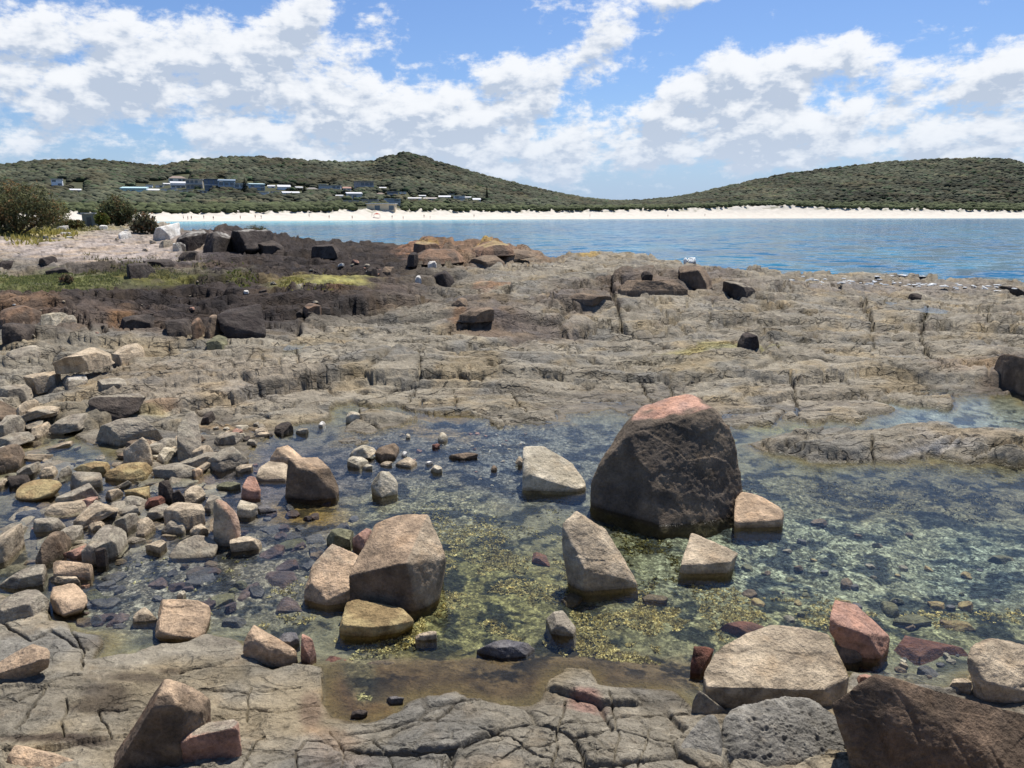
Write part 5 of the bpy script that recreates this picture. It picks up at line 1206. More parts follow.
traced('rock', (198, 640), [(163, 599, 46), (197, 600, 50), (210, 606, 44), (211, 612, 38), (203, 637, 0), (198, 639, -2), (160, 634, 0), (155, 636, 8), (161, 602, 50), (158, 642, 5), (200, 644, 2), (205, 622, 72), (165, 617, 72)],
       'brick shaped peach rock with a tilted sunny face at the pool edge', 'peach', seed=24, rough=.8, strata=((.05, .5, 1), 3.2, .03))
traced('rock', (63, 617), [(51, 589, 25), (54, 587, 36), (74, 583, 46), (80, 588, 36), (88, 600, 15), (81, 610, 2), (62, 617, -4), (55, 600, 8), (50, 598, 14), (53, 611, 12), (70, 600, 58)], 'rounded orange tan block beside the large grey slab at the left edge', 'peach', seed=25, rough=.9)
traced('rock', (284, 666), [(254, 625, 25), (292, 647, 12), (285, 650, 0), (268, 648, -2), (250, 636, 8), (244, 640, 12), (243, 653, 5), (285, 667, -2), (298, 652, 8), (297, 661, 10), (262, 663, 0), (270, 643, 36), (292, 654, 30)], 'angular block with a bright peach top resting at the pool edge in front', 'peach', seed=26, rough=.9, patches=[])
traced('boulder', (180, 770), [(163, 680, 20), (168, 679, 22), (183, 683, 32), (211, 697, 42), (201, 714, 15), (170, 704, -4), (155, 705, -6), (112, 772, -10), (102, 795, -5), (180, 795, -10), (205, 740, 15), (92, 790, 20), (205, 790, 30)],
       'tall tilted brown prism with a cracked peach top at the bottom left', 'brown', 'boulder', zb=.10, seed=27, rough=.9, patches=[((.15, .1, 1), .72, .86, 'peach', .95), ((-1, -.1, .4), .6, .85, 'orange', .7)], sink=.1)
traced('rock', (210, 768), [(179, 736, 0), (187, 726, 18), (234, 719, 28), (238, 722, 15), (242, 752, 8), (238, 762, 4), (184, 775, -4), (182, 740, -6), (236, 727, 5), (182, 792, 0), (238, 790, 4), (210, 745, 40)],
       'reddish pink block touching the right side of the tall tilted prism', 'pink', zb=.11, seed=28, rough=1.0, patches=[((0, .3, 1), .85, .95, 'grey', .9)], sink=.05)
traced('rock', (40, 775), [(16, 745, 20), (59, 754, 20), (77, 762, 10), (72, 774, 0), (18, 779, -3), (8, 753, 12), (6, 776, 4), (70, 792, 5), (10, 792, 5), (40, 765, 40)], 'flat peach slab cut off by the bottom edge at the far left', 'peach', zb=.10, seed=29, rough=.8, sink=.05)
traced('rock', (15, 684), [(33, 644, 20), (50, 649, 12), (49, 660, 4), (35, 662, -3), (0, 674, -2), (-8, 672, 5), (0, 662, 15), (48, 668, 6), (15, 685, 0), (-6, 684, 4), (25, 660, 40)], 'orange tan wedge with a dark front on the grey slab at the left edge', 'peach', zb=.12, seed=30, rough=.8, patches=[], sink=.03)
traced('boulder', (770, 706), [(702, 674, 15), (715, 650, 40), (744, 634, 58), (770, 625, 68), (800, 627, 66), (828, 634, 58), (849, 677, 12), (833, 701, -2), (819, 690, -4), (754, 688, -8), (707, 687, -4), (702, 698, 0), (730, 709, -6), (822, 709, -4), (846, 692, 12), (842, 664, 68), (760, 640, 80)],
       'large smooth grey tan slab, widest of the stones at the bottom right', 'tan', 'boulder', seed=31, rough=.55, chip=.28, patches=[((1, -.1, .5), .6, .85, 'ochre', .6), ((0, .25, 1), .9, .98, 'grey', .35)], strata=((.2, 1, -.2), 1.4, .012))
traced('rock', (697, 674), [(693, 646, 12), (714, 647, 22), (706, 662, 8), (700, 674, 0), (690, 671, 2), (704, 655, 30)], 'small red brown chunk at the left corner of the large smooth slab', 'red', seed=32, rough=.8)
traced('rock', (702, 718), [(699, 690, 8), (716, 705, 14), (728, 712, 8), (712, 722, 0), (690, 720, 0), (692, 700, 4), (712, 706, 26)], 'small wedge with a black left face below the large smooth slab', 'grey', seed=33, rough=.8, patches=[])
traced('boulder', (790, 770), [(720, 713, 58), (754, 702, 82), (782, 695, 94), (824, 705, 80), (848, 726, 52), (861, 752, 24), (862, 775, 6), (722, 745, 20), (722, 768, 2), (730, 790, -6), (850, 796, -6), (800, 722, 104), (740, 722, 90), (790, 735, 44)],
       'rounded grey boulder full of pits and holes at the bottom edge', 'pit', 'boulder', zb=.03, seed=35, rough=1.2, p=10, pits=.03)
traced('boulder', (697, 772), [(700, 718, 52), (716, 714, 58), (722, 725, 46), (722, 765, 2), (674, 764, 0), (682, 742, 20), (676, 785, -4), (724, 785, -4), (706, 735, 66)], 'pitted grey lump against the left side of the rounded pitted boulder', 'pit', 'boulder', zb=.05, seed=36, rough=1.2, p=9, pits=.03)
traced('boulder', (872, 770), [(876, 674, 26), (950, 696, 30), (1040, 719, 34), (832, 704, 10), (855, 736, 0), (872, 774, -12), (888, 806, -18), (1060, 806, -24), (1075, 740, 26), (884, 684, 60), (1050, 728, 74), (840, 720, 40)],
       'large dark brown slab with a rough tilted face filling the bottom right corner', 'brown', 'boulder', zb=.05, seed=37, rough=.75, chip=.25, patches=[((0, -1, .9), .75, .95, 'umber', .7), ((0, -.9, 1), .8, .98, 'brown', .3)], strata=((1, .1, .35), 2.6, .018))
traced('boulder', (884, 658), [(834, 600, 42), (855, 605, 46), (876, 625, 30), (890, 637, 20), (889, 646, 14), (881, 659, 0), (864, 634, -3), (829, 622, 5), (829, 633, 5), (850, 647, 2), (878, 661, 0), (862, 622, 62)], 'bright salmon pink block with a black underside at the right of the pool', 'pink', 'boulder', seed=38, rough=.8, patches=[])
traced('rock', (850, 664), [(834, 634, 24), (848, 642, 22), (862, 657, 6), (850, 665, 0), (838, 662, 2), (846, 648, 34)], 'small brown triangular rock squeezed between the salmon block and the large slab', 'brown', seed=39, rough=.8)
traced('boulder', (992, 702), [(983, 638, 42), (1020, 646, 48), (1055, 655, 40), (980, 646, 25), (967, 658, 15), (970, 669, 12), (988, 684, -2), (1030, 692, -5), (1056, 713, 0), (990, 702, 0), (975, 692, 8), (1065, 680, 40), (1010, 662, 70)], 'rugged brown tan boulder cut by the right edge of the photo', 'tan', 'boulder', seed=40, rough=1.3, patches=[((-.3, .2, 1), .8, .95, 'brown', .5)], strata=((.2, .3, 1), 2.2, .03))
traced('rock', (757, 528), [(735, 496, 40), (742, 492, 48), (758, 495, 45), (784, 511, 15), (780, 521, 2), (734, 523, 0), (780, 529, 2), (736, 531, 0), (755, 505, 60)], 'flat tan slab at the right foot of the huge dark boulder', 'peach', seed=41, rough=.7)
traced('boulder', (222, 545), [(214, 499, 10), (226, 501, 20), (236, 512, 16), (241, 527, 10), (238, 539, 0), (222, 546, -5), (213, 541, 0), (216, 520, -2), (226, 508, 2), (230, 520, 36), (218, 520, 34)], 'upright egg shaped boulder with a pinkish flank and black front in the pile', 'tan', 'boulder', seed=42, rough=.6, p=14, patches=[((.6, -.3, .6), .55, .85, 'pink', .6), ((-.2, 0, 1), .9, .98, 'grey', .5)])
traced('rock', (190, 560), [(169, 556, 4), (177, 545, 20), (198, 535, 36), (211, 537, 34), (218, 545, 22), (211, 553, 8), (188, 560, 0), (171, 561, 2), (212, 558, 6), (195, 550, 46)], 'smooth rounded grey stone in front of the egg shaped boulder', 'grey', seed=43, rough=.7, p=10)
traced('boulder', (140, 468), [(145, 437, 12), (152, 450, 14), (153, 461, 4), (140, 468, -2), (124, 462, 4), (123, 451, 8), (134, 450, 14), (142, 452, 30)], 'pointed tan pyramid with a dark left face in the upper rock pile', 'tan', 'boulder', seed=44, rough=.7, patches=[])
traced('boulder', (190, 463), [(177, 425, 16), (186, 412, 40), (197, 411, 42), (202, 440, 18), (203, 455, 6), (196, 464, 0), (178, 463, 2), (177, 440, 4), (190, 440, 44)], 'tall upright grey slab standing in the upper rock pile', 'grey', 'boulder', seed=45, rough=.6)
traced('boulder', (116, 421), [(89, 397, 10), (95, 397, 22), (120, 400, 30), (141, 393, 34), (146, 397, 26), (138, 411, 10), (118, 418, 0), (92, 421, -2), (88, 404, 2), (115, 408, 44)], 'dark layered rock with an overhanging front at the upper left of the pool', 'dark', 'boulder', zb=.06, seed=46, rough=1.0, strata=((.3, 0, 1), 3.0, .03), patches=[((0, .2, 1), .8, .95, 'grey', .9)], sink=.05)
traced('boulder', (70, 502), [(15, 494, 12), (22, 485, 26), (42, 479, 34), (58, 481, 30), (62, 486, 18), (48, 496, 4), (30, 501, 0), (15, 499, 4), (40, 490, 40)], 'oval flat topped ochre stone in the water at left', 'ochre', 'boulder', seed=47, rough=.4, p=10, zb=0.0)

# ---------------------------------------------------------------- the rock pile at the left: (column, row, width, height, colour, label, options)
PILE = [
 (28, 407, 23, 16, 'tan', 'rounded tan stone with a dark hollow below, above the uppermost left pool', {}),
 (11, 425, 26, 21, 'grey', 'cracked grey block at the left edge beside the uppermost left pool', {}),
 (15, 440, 40, 17, 'grey', 'long grey slab sloping to the water below the cracked grey block at the left edge', dict(tilt=12)),
 (8, 459, 32, 30, 'brown', 'dark brown striped rock at the left edge below the long sloping slab', dict(strata=((.3, 0, 1), 3, .03))),
 (42, 430, 22, 17, 'tan', 'triangular stone with a black face at the left end of the leaning grey slab', dict(patches=[])),
 (70, 425, 54, 24, 'grey', 'leaning grey slab crossing the uppermost left pool', dict(tilt=10, flat=.5, strata=((.2, 0, 1), 3, .02))),
 (130, 432, 72, 30, 'grey', 'long layered grey slab beneath the dark overhanging rock', dict(flat=.8, strata=((.1, 0, 1), 4, .03), zb=.02)),
 (92, 468, 38, 14, 'ochre', 'tan log shaped rock with a blunt black end over the left pool', dict(tilt=-8)),
 (130, 472, 52, 20, 'ochre', 'long ochre slab continuing right of the blunt ended log shaped rock', dict(tilt=-5, flat=.5)),
 (48, 472, 20, 12, 'tan', 'small tan stone above the oval ochre stone', {}),
 (65, 472, 14, 13, 'grey', 'small square grey stone right of the small tan stone above the oval', {}),
 (30, 470, 26, 17, 'grey', 'grey tan stone rising behind the oval ochre stone', dict(tilt=10)),
 (19, 481, 24, 13, 'dark', 'dark low stone touching the left end of the oval ochre stone', {}),
 (3, 484, 12, 10, 'tan', 'little tan stone cut by the left edge beside the oval stone', {}),
 (86, 481, 33, 19, 'grey', 'lumpy grey boulder right of the oval ochre stone', dict(rounded=1)),
 (78, 496, 46, 26, 'grey', 'long grey rock with a square black left end below the lumpy grey boulder', dict(tilt=18, patches=[])),
 (87, 503, 22, 13, 'pink', 'pinkish stone leaning on the long grey rock with the square black end', {}),
 (114, 494, 18, 11, 'tan', 'flat sided tan stone under the log shaped rock', {}),
 (137, 492, 26, 12, 'ochre', 'bright yellowish stone with a dark front in the middle of the pile', {}),
 (96, 516, 46, 28, 'tan', 'long tilted slab with a striped dark edge in the middle of the pile', dict(tilt=24, flat=.4, strata=((0, .5, 1), 3, .03))),
 (128, 511, 27, 12, 'grey', 'low grey stone right of the long tilted striped slab', {}),
 (133, 502, 26, 13, 'grey', 'flat grey stone just below the bright yellowish stone', {}),
 (155, 502, 22, 13, 'red', 'red brown blocky stone in the middle of the pile', {}),
 (167, 492, 18, 24, 'dark', 'dark mottled upright rock, left of the upright pair in the pile', dict(flat=.9)),
 (179, 499, 14, 20, 'dark', 'dark narrow upright rock, right of the upright pair in the pile', dict(flat=.9)),
 (194, 495, 24, 20, 'tan', 'tan slab leaning right of the dark upright pair', dict(tilt=-18)),
 (184, 511, 42, 18, 'tan', 'broad pale tan slab with an overhang below the dark upright pair', dict(flat=.4, zb=.10)),
 (159, 512, 28, 17, 'grey', 'tilted grey tan slab under the red brown blocky stone', dict(tilt=20)),
 (146, 527, 20, 20, 'tan', 'upright tan block below the tilted grey tan slab', {}),
 (175, 527, 31, 15, 'grey', 'small arched grey stone in the water under the broad pale slab', {}),
 (199, 530, 21, 13, 'tan', 'small tan stone with a pale corner left of the egg shaped boulder', {}),
 (215, 503, 22, 16, 'grey', 'grey stone behind the top of the egg shaped boulder', {}),
 (50, 525, 34, 15, 'grey', 'smooth oval grey stone half in water above the mottled boulder', dict(rounded=1)),
 (71, 536, 22, 22, 'grey', 'grey stone wedged between the smooth oval and the big cracked slab', {}),
 (5, 545, 36, 44, 'tan', 'large weathered tan boulder cut by the left edge, streaked across', dict(rounded=1, strata=((.6, 0, 1), 3, .02))),
 (54, 549, 32, 36, 'brown', 'mottled knobbly brown boulder left of the big cracked slab', dict(rough=1.6)),
 (82, 552, 38, 15, 'pink', 'pink tan flat stone in front of the big cracked slab', {}),
 (104, 540, 48, 31, 'grey', 'big cracked grey slab with a black lower edge', dict(flat=.35, zb=.08, strata=((1, .5, .1), 2, .02))),
 (97, 526, 18, 10, 'tan', 'small tan stone above the big cracked grey slab', {}),
 (127, 523, 24, 20, 'grey', 'grey stone with a black front right of the big cracked slab', dict(patches=[])),
 (156, 546, 22, 13, 'tan', 'small flat faced tan stone left of the smooth rounded grey stone', {}),
 (136, 540, 22, 7, 'grey', 'very flat grey stone at water level left of the small flat faced stone', dict(flat=.3)),
 (246, 544, 33, 16, 'tan', 'low tan stone in the water right of the egg shaped boulder', {}),
 (102, 558, 14, 21, 'dark', 'dark upright stone at the right end of the pink tan flat stone', dict(flat=.9)),
 (72, 568, 42, 15, 'peach', 'peach flat stone with a black underside below the mottled boulder', dict(flat=.45, zb=.05)),
 (21, 578, 54, 28, 'grey', 'large layered grey rock at the left edge below the weathered boulder', dict(strata=((.1, .3, 1), 3, .025))),
 (22, 606, 58, 33, 'grey', 'broad flat grey slab at the left edge beside the rounded orange block', dict(flat=.3, rough=.6)),
 (65, 580, 32, 9, 'tan', 'row of low tan knobs behind the rounded orange block', dict(rough=1.6)),
 (166, 445, 25, 15, 'grey', 'grey stone between the tan pyramid and the tall upright slab', {}),
 (167, 455, 21, 16, 'pale', 'pale lit stone with a dark recess left of the tall upright slab', {}),
 (202, 454, 26, 18, 'tan', 'tan stone at the right foot of the tall upright slab', {}),
 (226, 459, 47, 26, 'grey', 'layered grey tan slab with a black hollow under its left end', dict(flat=.55, tilt=6, strata=((.1, .2, 1), 2.2, .03))),
 (176, 471, 48, 17, 'grey', 'long low dark grey slab below the pale lit stone', dict(tilt=5)),
 (197, 472, 12, 9, 'peach', 'small peach end piece right of the long low dark grey slab', {}),
 (208, 418, 16, 14, 'dark', 'dark broken chunk right of the top of the tall upright slab', {}),
 (229, 439, 32, 14, 'grey', 'low grey stone above the layered slab with the black hollow', {}),
 (244, 468, 18, 8, 'tan', 'thin flat tan stone right of the layered slab with the black hollow', dict(flat=.35)),
 (228, 486, 26, 9, 'green', 'flat weedy stone just awash right of the pile', dict(flat=.4)),
 (284, 428, 20, 13, 'dark', 'dark square stone on the far bank above the black fronted cube', {}),
 (302, 431, 13, 6, 'grey', 'small grey stone right of the dark square stone on the far bank', {}),
 (322, 424, 8, 6, 'white', 'small whitish stone on the far bank left of the flat ledge', {}),
 (262, 432, 14, 9, 'tan', 'small tan stone left of the dark square stone on the far bank', {}),
 (353, 416, 15, 9, 'pale', 'pale lump sitting on the flat tan ledge in the far part of the pool', {}),
 (363, 452, 29, 14, 'pale', 'pale flat stone, left of the little cluster in mid pool', dict(tilt=8)),
 (358, 462, 22, 12, 'pale', 'white edged small stone in front of the pale flat stone of the mid pool cluster', {}),
 (388, 452, 26, 18, 'brown', 'dark brown wedge, tallest of the mid pool cluster', {}),
 (406, 462, 23, 10, 'tan', 'flat tan stone, right of the mid pool cluster', dict(flat=.4)),
 (386, 464, 13, 6, 'tan', 'thin tan sliver in front of the dark brown wedge', {}),
 (367, 467, 11, 6, 'pale', 'smallest pale pebble at the front of the mid pool cluster', {}),
 (436, 469, 13, 8, 'pale', 'little pale tan stone right of the mid pool cluster', {}),
 (429, 463, 8, 4, 'white', 'tiny white pebble just above the little pale tan stone', {}),
 (404, 454, 6, 6, 'white', 'tiny white pebble behind the flat tan stone of the mid pool cluster', {}),
 (443, 437, 10, 10, 'pale', 'round pale stone alone in the far part of the pool', dict(rounded=1)),
 (408, 436, 5, 5, 'pale', 'very small round pebble left of the round pale stone in the pool', dict(rounded=1)),
 (436, 446, 8, 5, 'red', 'small reddish pebble below the round pale stone', {}),
 (463, 456, 30, 7, 'brown', 'flat brown stone barely awash in the far pool', dict(flat=.4)),
 (494, 468, 7, 6, 'brown', 'small brown pebble right of the flat brown stone awash', {}),
 (562, 623, 34, 25, 'grey', 'grey flat stone just breaking the surface near the brown submerged ledge', dict(flat=.35)),
 (506, 649, 62, 19, 'slate', 'long dark wet stone lying on the brown submerged ledge', dict(flat=.35)),
 (309, 649, 17, 30, 'pink', 'upright pinkish stone in shallow water right of the angular peach block', dict(flat=.7)),
 (286, 640, 28, 16, 'slate', 'dark flat stone behind the angular peach topped block', dict(flat=.35)),
 (395, 700, 18, 8, 'slate', 'small slate pebble on the brown ledge left of the dark oval pebble', {}),
 (359, 714, 17, 9, 'dark', 'dark oval pebble on the brown shallows at the bottom', dict(rounded=1)),
 (425, 636, 24, 10, 'tan', 'small tan stone in front of the flat topped tan slab', {}),
 (340, 538, 28, 20, 'green', 'grey green stone behind the pale pinkish boulder', {}),
 (363, 539, 22, 22, 'pink', 'small pinkish block between the pale boulder and the big brown block', {}),
 (181, 595, 10, 9, 'pale', 'tiny pale stone perched behind the brick shaped peach rock', {}),
 (146, 615, 27, 16, 'tan', 'flat tan brown stone left of the brick shaped peach rock', dict(flat=.4)),
 (267, 509, 20, 8, 'slate', 'low dark stone in front of the small pale stone with a dark front', dict(flat=.4)),
 (866, 680, 20, 12, 'pink', 'small pinkish grey stone at the right corner of the large smooth slab', {}),
 (960, 685, 24, 14, 'tan', 'small tan stone between the dark slab and the rugged right edge boulder', {}),
 (975, 655, 14, 10, 'brown', 'little brown stone at the left foot of the rugged right edge boulder', {}),
]
for (cx, cy, w, h, kd, lab, kw) in PILE: generic(cx, cy, w, h, kd, lab, **kw)

# ---------------------------------------------------------------- stones lying under the surface
SUNK = [
 (114, 576, 28, 15, 'slate', 'slate blue stone under water right of the dark upright stone', dict(rounded=1)), (105, 602, 32, 15, 'slate', 'smooth slate blue oval pebble under water right of the rounded orange block', dict(rounded=1)), (117, 619, 30, 22, 'purple', 'flat purple brown stone under water left of the flat tan brown stone', {}),
 (158, 583, 26, 16, 'purple', 'purple stone under water above the brick shaped rock', {}), (192, 583, 30, 12, 'slate', 'dark slate stone under water in the middle of the shallow gravel', {}), (220, 598, 32, 18, 'green', 'olive flat stone under water right of the brick shaped rock', {}), (213, 570, 30, 12, 'purple', 'purple grey slab under water below the smooth rounded grey stone', {}),
 (244, 588, 38, 36, 'purple', 'big purple brown stone under water between the pale shore gravel and the boulders', {}), (270, 528, 30, 14, 'slate', 'dark slate under water with a tan tip below the small pale stone', {}), (256, 544, 34, 14, 'slate', 'long dark stone under water right of the low tan stone', {}), (282, 574, 46, 30, 'purple', 'large flat brown stone under water left of the pale pinkish boulder', {}),
 (298, 543, 18, 14, 'purple', 'small purple stone under water above the large flat brown one', {}), (317, 538, 26, 14, 'slate', 'grey slate under water left of the grey green stone', {}), (335, 658, 34, 28, 'red', 'red brown rock under water right of the upright pinkish stone', {}), (290, 605, 34, 18, 'purple', 'brown stone under water below the pale pinkish boulder', {}),
 (234, 622, 26, 12, 'slate', 'dark stone under water right of the brick shaped rock near the shore', {}), (380, 660, 40, 16, 'brown', 'brown ledge stone under water below the flat topped tan slab', {}), (541, 559, 18, 14, 'red', 'single red brown stone under water left of the tan wedge', {}),
 (932, 648, 80, 32, 'red', 'flat red brown slab under water between the salmon block and the right edge', dict(rough=.4)), (742, 630, 50, 18, 'red', 'red brown flat rock under water behind the large smooth slab', dict(rough=.5)), (890, 610, 19, 18, 'green', 'round yellow green stone under water right of the salmon block', dict(rounded=1)),
 (936, 606, 18, 10, 'ochre', 'pale yellow stone under water in the gravel at right', dict(rounded=1)), (930, 671, 26, 19, 'slate', 'slate pebble under water in front of the flat red brown slab', dict(rounded=1)), (912, 622, 40, 16, 'green', 'dark olive stone under water right of the round yellow green one', {}), (958, 626, 36, 12, 'ochre', 'yellowish weedy stone under water near the rugged boulder', {}),
 (310, 565, 20, 12, 'slate', 'small slate under water behind the pale pinkish boulder', {}), (60, 600, 22, 14, 'slate', 'slate stone under water between the rounded orange block and the layered rock', {}), (35, 514, 40, 12, 'slate', 'flat dark slab under water below the oval ochre stone', {}), (1002, 560, 30, 10, 'green', 'weedy stone under water at the right edge', {}), (655, 600, 26, 12, 'brown', 'brown stone under water right of the tan wedge', {}), (570, 600, 28, 14, 'brown', 'brown stone under water just left of the wet grey flat stone', {}),
]
for (cx, cy, w, h, kd, lab, kw) in SUNK: generic(cx, cy, w, h, kd, lab, name='stone', cat='stone', under=True, flat=.35, soft=True, **kw)

# ---------------------------------------------------------------- loose rocks on the platform and the headland
def land(cx, cy, w, h, kd, lab, **kw):
    generic(cx, cy, w, h, kd, lab, **kw)


traced('boulder', (240, 334), [(216, 316, 16), (232, 309, 40), (262, 304, 46), (266, 331, 8), (264, 334, 4), (228, 337, -2), (225, 324, 2), (245, 320, 60)], 'big black layered block on the platform at left', 'black', 'boulder', zb=.52, seed=50, rough=.8, strata=((.1, 0, 1), 4, .02), sink=.1)
for a in [
 (217, 326, 24, 23, 'brown', 'orange edged block leaning on the big black layered block', dict(patches=[((-1, 0, .5), .3, .7, 'orange', .9)])), (199, 327, 13, 19, 'orange', 'small orange stone left of the orange edged block', {}), (219, 341, 26, 12, 'green', 'low greenish stone under the orange edged block', {}), (180, 327, 30, 17, 'dark', 'dark stone left of the small orange one beside the black layered block', {}),
 (140, 322, 40, 16, 'dark', 'dark slab with an orange end and a black shadow on the left platform', dict(flat=.5)), (20, 331, 33, 17, 'dark', 'rounded dark brown rock at the left edge of the platform', dict(rounded=1)), (20, 314, 46, 18, 'orange', 'rusty orange ledge block at the left edge above the rounded dark rock', dict(flat=.6)), (56, 320, 21, 15, 'pale', 'pale grey block right of the rusty ledge block', {}), (70, 320, 14, 10, 'grey', 'small grey stone right of the pale grey block', {}),
 (83, 357, 60, 20, 'tan', 'wide tan ledge slab with a black undercut on the left platform', dict(flat=.4, zb=.48)), (130, 352, 34, 18, 'tan', 'broken tan slab right of the wide undercut ledge slab', dict(flat=.45)), (42, 379, 36, 16, 'tan', 'low tan slab below the wide undercut ledge slab', dict(flat=.5)), (75, 381, 26, 13, 'grey', 'grey stone with a whitish top right of the low tan slab', dict(patches=[((0, 0, 1), .9, .98, 'white', .6)])), (14, 391, 36, 14, 'grey', 'grey ledge block at the left edge above the first pool', dict(flat=.5)),
 (24, 352, 40, 14, 'grey', 'flat broken grey slab at the left edge of the platform', dict(flat=.4)), (112, 382, 30, 9, 'grey', 'thin grey slab above the dark overhanging rock', dict(flat=.4)),
 (221, 242, 36, 22, 'black', 'black boulder, left of the lichened pair on the headland rim', dict(rough=1.9, patches=[((0, .1, 1), .80, 1.0, 'lichen', .6)])), (252, 242, 44, 26, 'black', 'black boulder with a lichened top, largest on the headland rim', dict(rough=1.9, tilt=8, patches=[((0, .1, 1), .80, 1.0, 'lichen', .55)])), (191, 239, 34, 20, 'black', 'black rock with a deep shadow right of the white lichened boulder', dict(rough=1.7, patches=[((0, .1, 1), .78, 1.0, 'lichen', .7)])), (166, 231, 28, 17, 'white', 'white lichened boulder beside the straggly shrub', dict(patches=[])), (180, 246, 14, 8, 'lichen', 'small grey lichened stone below the white lichened boulder', {}),
 (168, 244, 16, 8, 'grey', 'grey stone left of the small lichened stone on the headland', {}), (125, 235, 12, 8, 'white', 'small whitish stone on the gravel left of the straggly shrub', {}), (63, 228, 13, 5, 'white', 'white stone at the back of the gravel near the shed', {}), (103, 227, 9, 4, 'white', 'small white stone right of the shed', {}), (66, 234, 12, 4, 'lichen', 'flat pale stone in the dry grass behind the gravel', {}),
 (48, 260, 19, 8, 'black', 'black flat stone on the pinkish gravel', dict(flat=.6)), (9, 264, 20, 7, 'black', 'black stone at the left edge of the pinkish gravel', dict(flat=.6)), (58, 271, 26, 8, 'dark', 'dark mossy stone in front of the pinkish gravel', dict(flat=.6)), (142, 270, 30, 14, 'black', 'black slab shadowed at front right of the gravel', dict(flat=.6)), (160, 263, 34, 8, 'black', 'low black slab behind the shadowed black slab', dict(flat=.5)),
 (270, 247, 36, 14, 'dark', 'dark sloping rock right of the lichened boulders', dict(flat=.6)), (326, 250, 30, 12, 'dark', 'dark hummock on the seaward rim left of the rusty ridge', dict(flat=.6)), (190, 255, 24, 8, 'dark', 'small dark slab below the black rock with the deep shadow', {}),
 (444, 279, 22, 17, 'black', 'black rounded stone standing alone on the platform', dict(rounded=1)), (432, 263, 10, 4, 'white', 'small white stone above the black rounded stone', {}), (418, 278, 7, 5, 'white', 'tiny white stone left of the black rounded stone', {}), (413, 258, 12, 12, 'black', 'black gap filled stone at the left end of the rusty ridge', {}),
 (427, 246, 28, 9, 'orange', 'rusty hump with yellow lichen at the left end of the ridge', dict(patches=[((0, .1, 1), .9, .99, 'ochre', .8)])), (440, 255, 50, 13, 'orange', 'broad rusty slab in the middle of the ridge by the sea', dict(flat=.5)), (490, 247, 50, 13, 'orange', 'highest rusty rock of the ridge with a yellow lichen cap', dict(patches=[((0, .1, 1), .9, .99, 'ochre', .9)])), (515, 255, 44, 12, 'brown', 'brown tilted slab at the right end of the rusty ridge', dict(flat=.5, tilt=8)), (487, 260, 40, 10, 'brown', 'brown ledge at the foot of the rusty ridge', dict(flat=.5)),
 (653, 287, 76, 14, 'brown', 'long brown ledge block across the middle of the platform', dict(flat=.75)), (646, 275, 14, 9, 'dark', 'small dark fin of rock standing on the long brown ledge block', dict(flat=.9)), (696, 276, 36, 21, 'brown', 'dark angular boulder right of the long brown ledge block', {}), (739, 288, 34, 14, 'dark', 'black hollow fronted rock beside the dark angular boulder', dict(flat=.7, patches=[((0, .1, 1), .8, .95, 'grey', .9)])), (590, 297, 46, 8, 'brown', 'brown slab left of the big fissure on the platform', dict(flat=.6)),
 (748, 340, 24, 16, 'black', 'black cube of rock alone on the pale platform at right', dict(flat=.75)), (1014, 372, 24, 36, 'brown', 'dark fractured rock at the right edge above the pool', dict(rough=1.6)), (915, 296, 14, 6, 'dark', 'small dark stone near the foam at right', {}), (1012, 291, 22, 10, 'dark', 'dark rock at the right edge beside the foam', {}),
 (460, 302, 18, 9, 'brown', 'dark humped rock left of the black hollow on the platform', {}), (475, 312, 38, 11, 'brown', 'dark weathered hump in the middle of the platform', dict(flat=.6)), (372, 272, 12, 9, 'dark', 'dark small stones heap end left of the black rounded stone', {}), (388, 270, 14, 7, 'brown', 'brown flat stone left of the rusty ridge foot', {}),
 (300, 313, 8, 8, 'black', 'small black stone by the pale crack at left of the platform', {}), (312, 308, 20, 10, 'orange', 'rusty stone right of the small black stone on the platform', {})]:
    land(a[0], a[1], a[2], a[3], a[4], a[5], name='boulder' if a[2] * a[3] > 500 else 'rock', cat='boulder' if a[2] * a[3] > 500 else 'rock', **a[6])


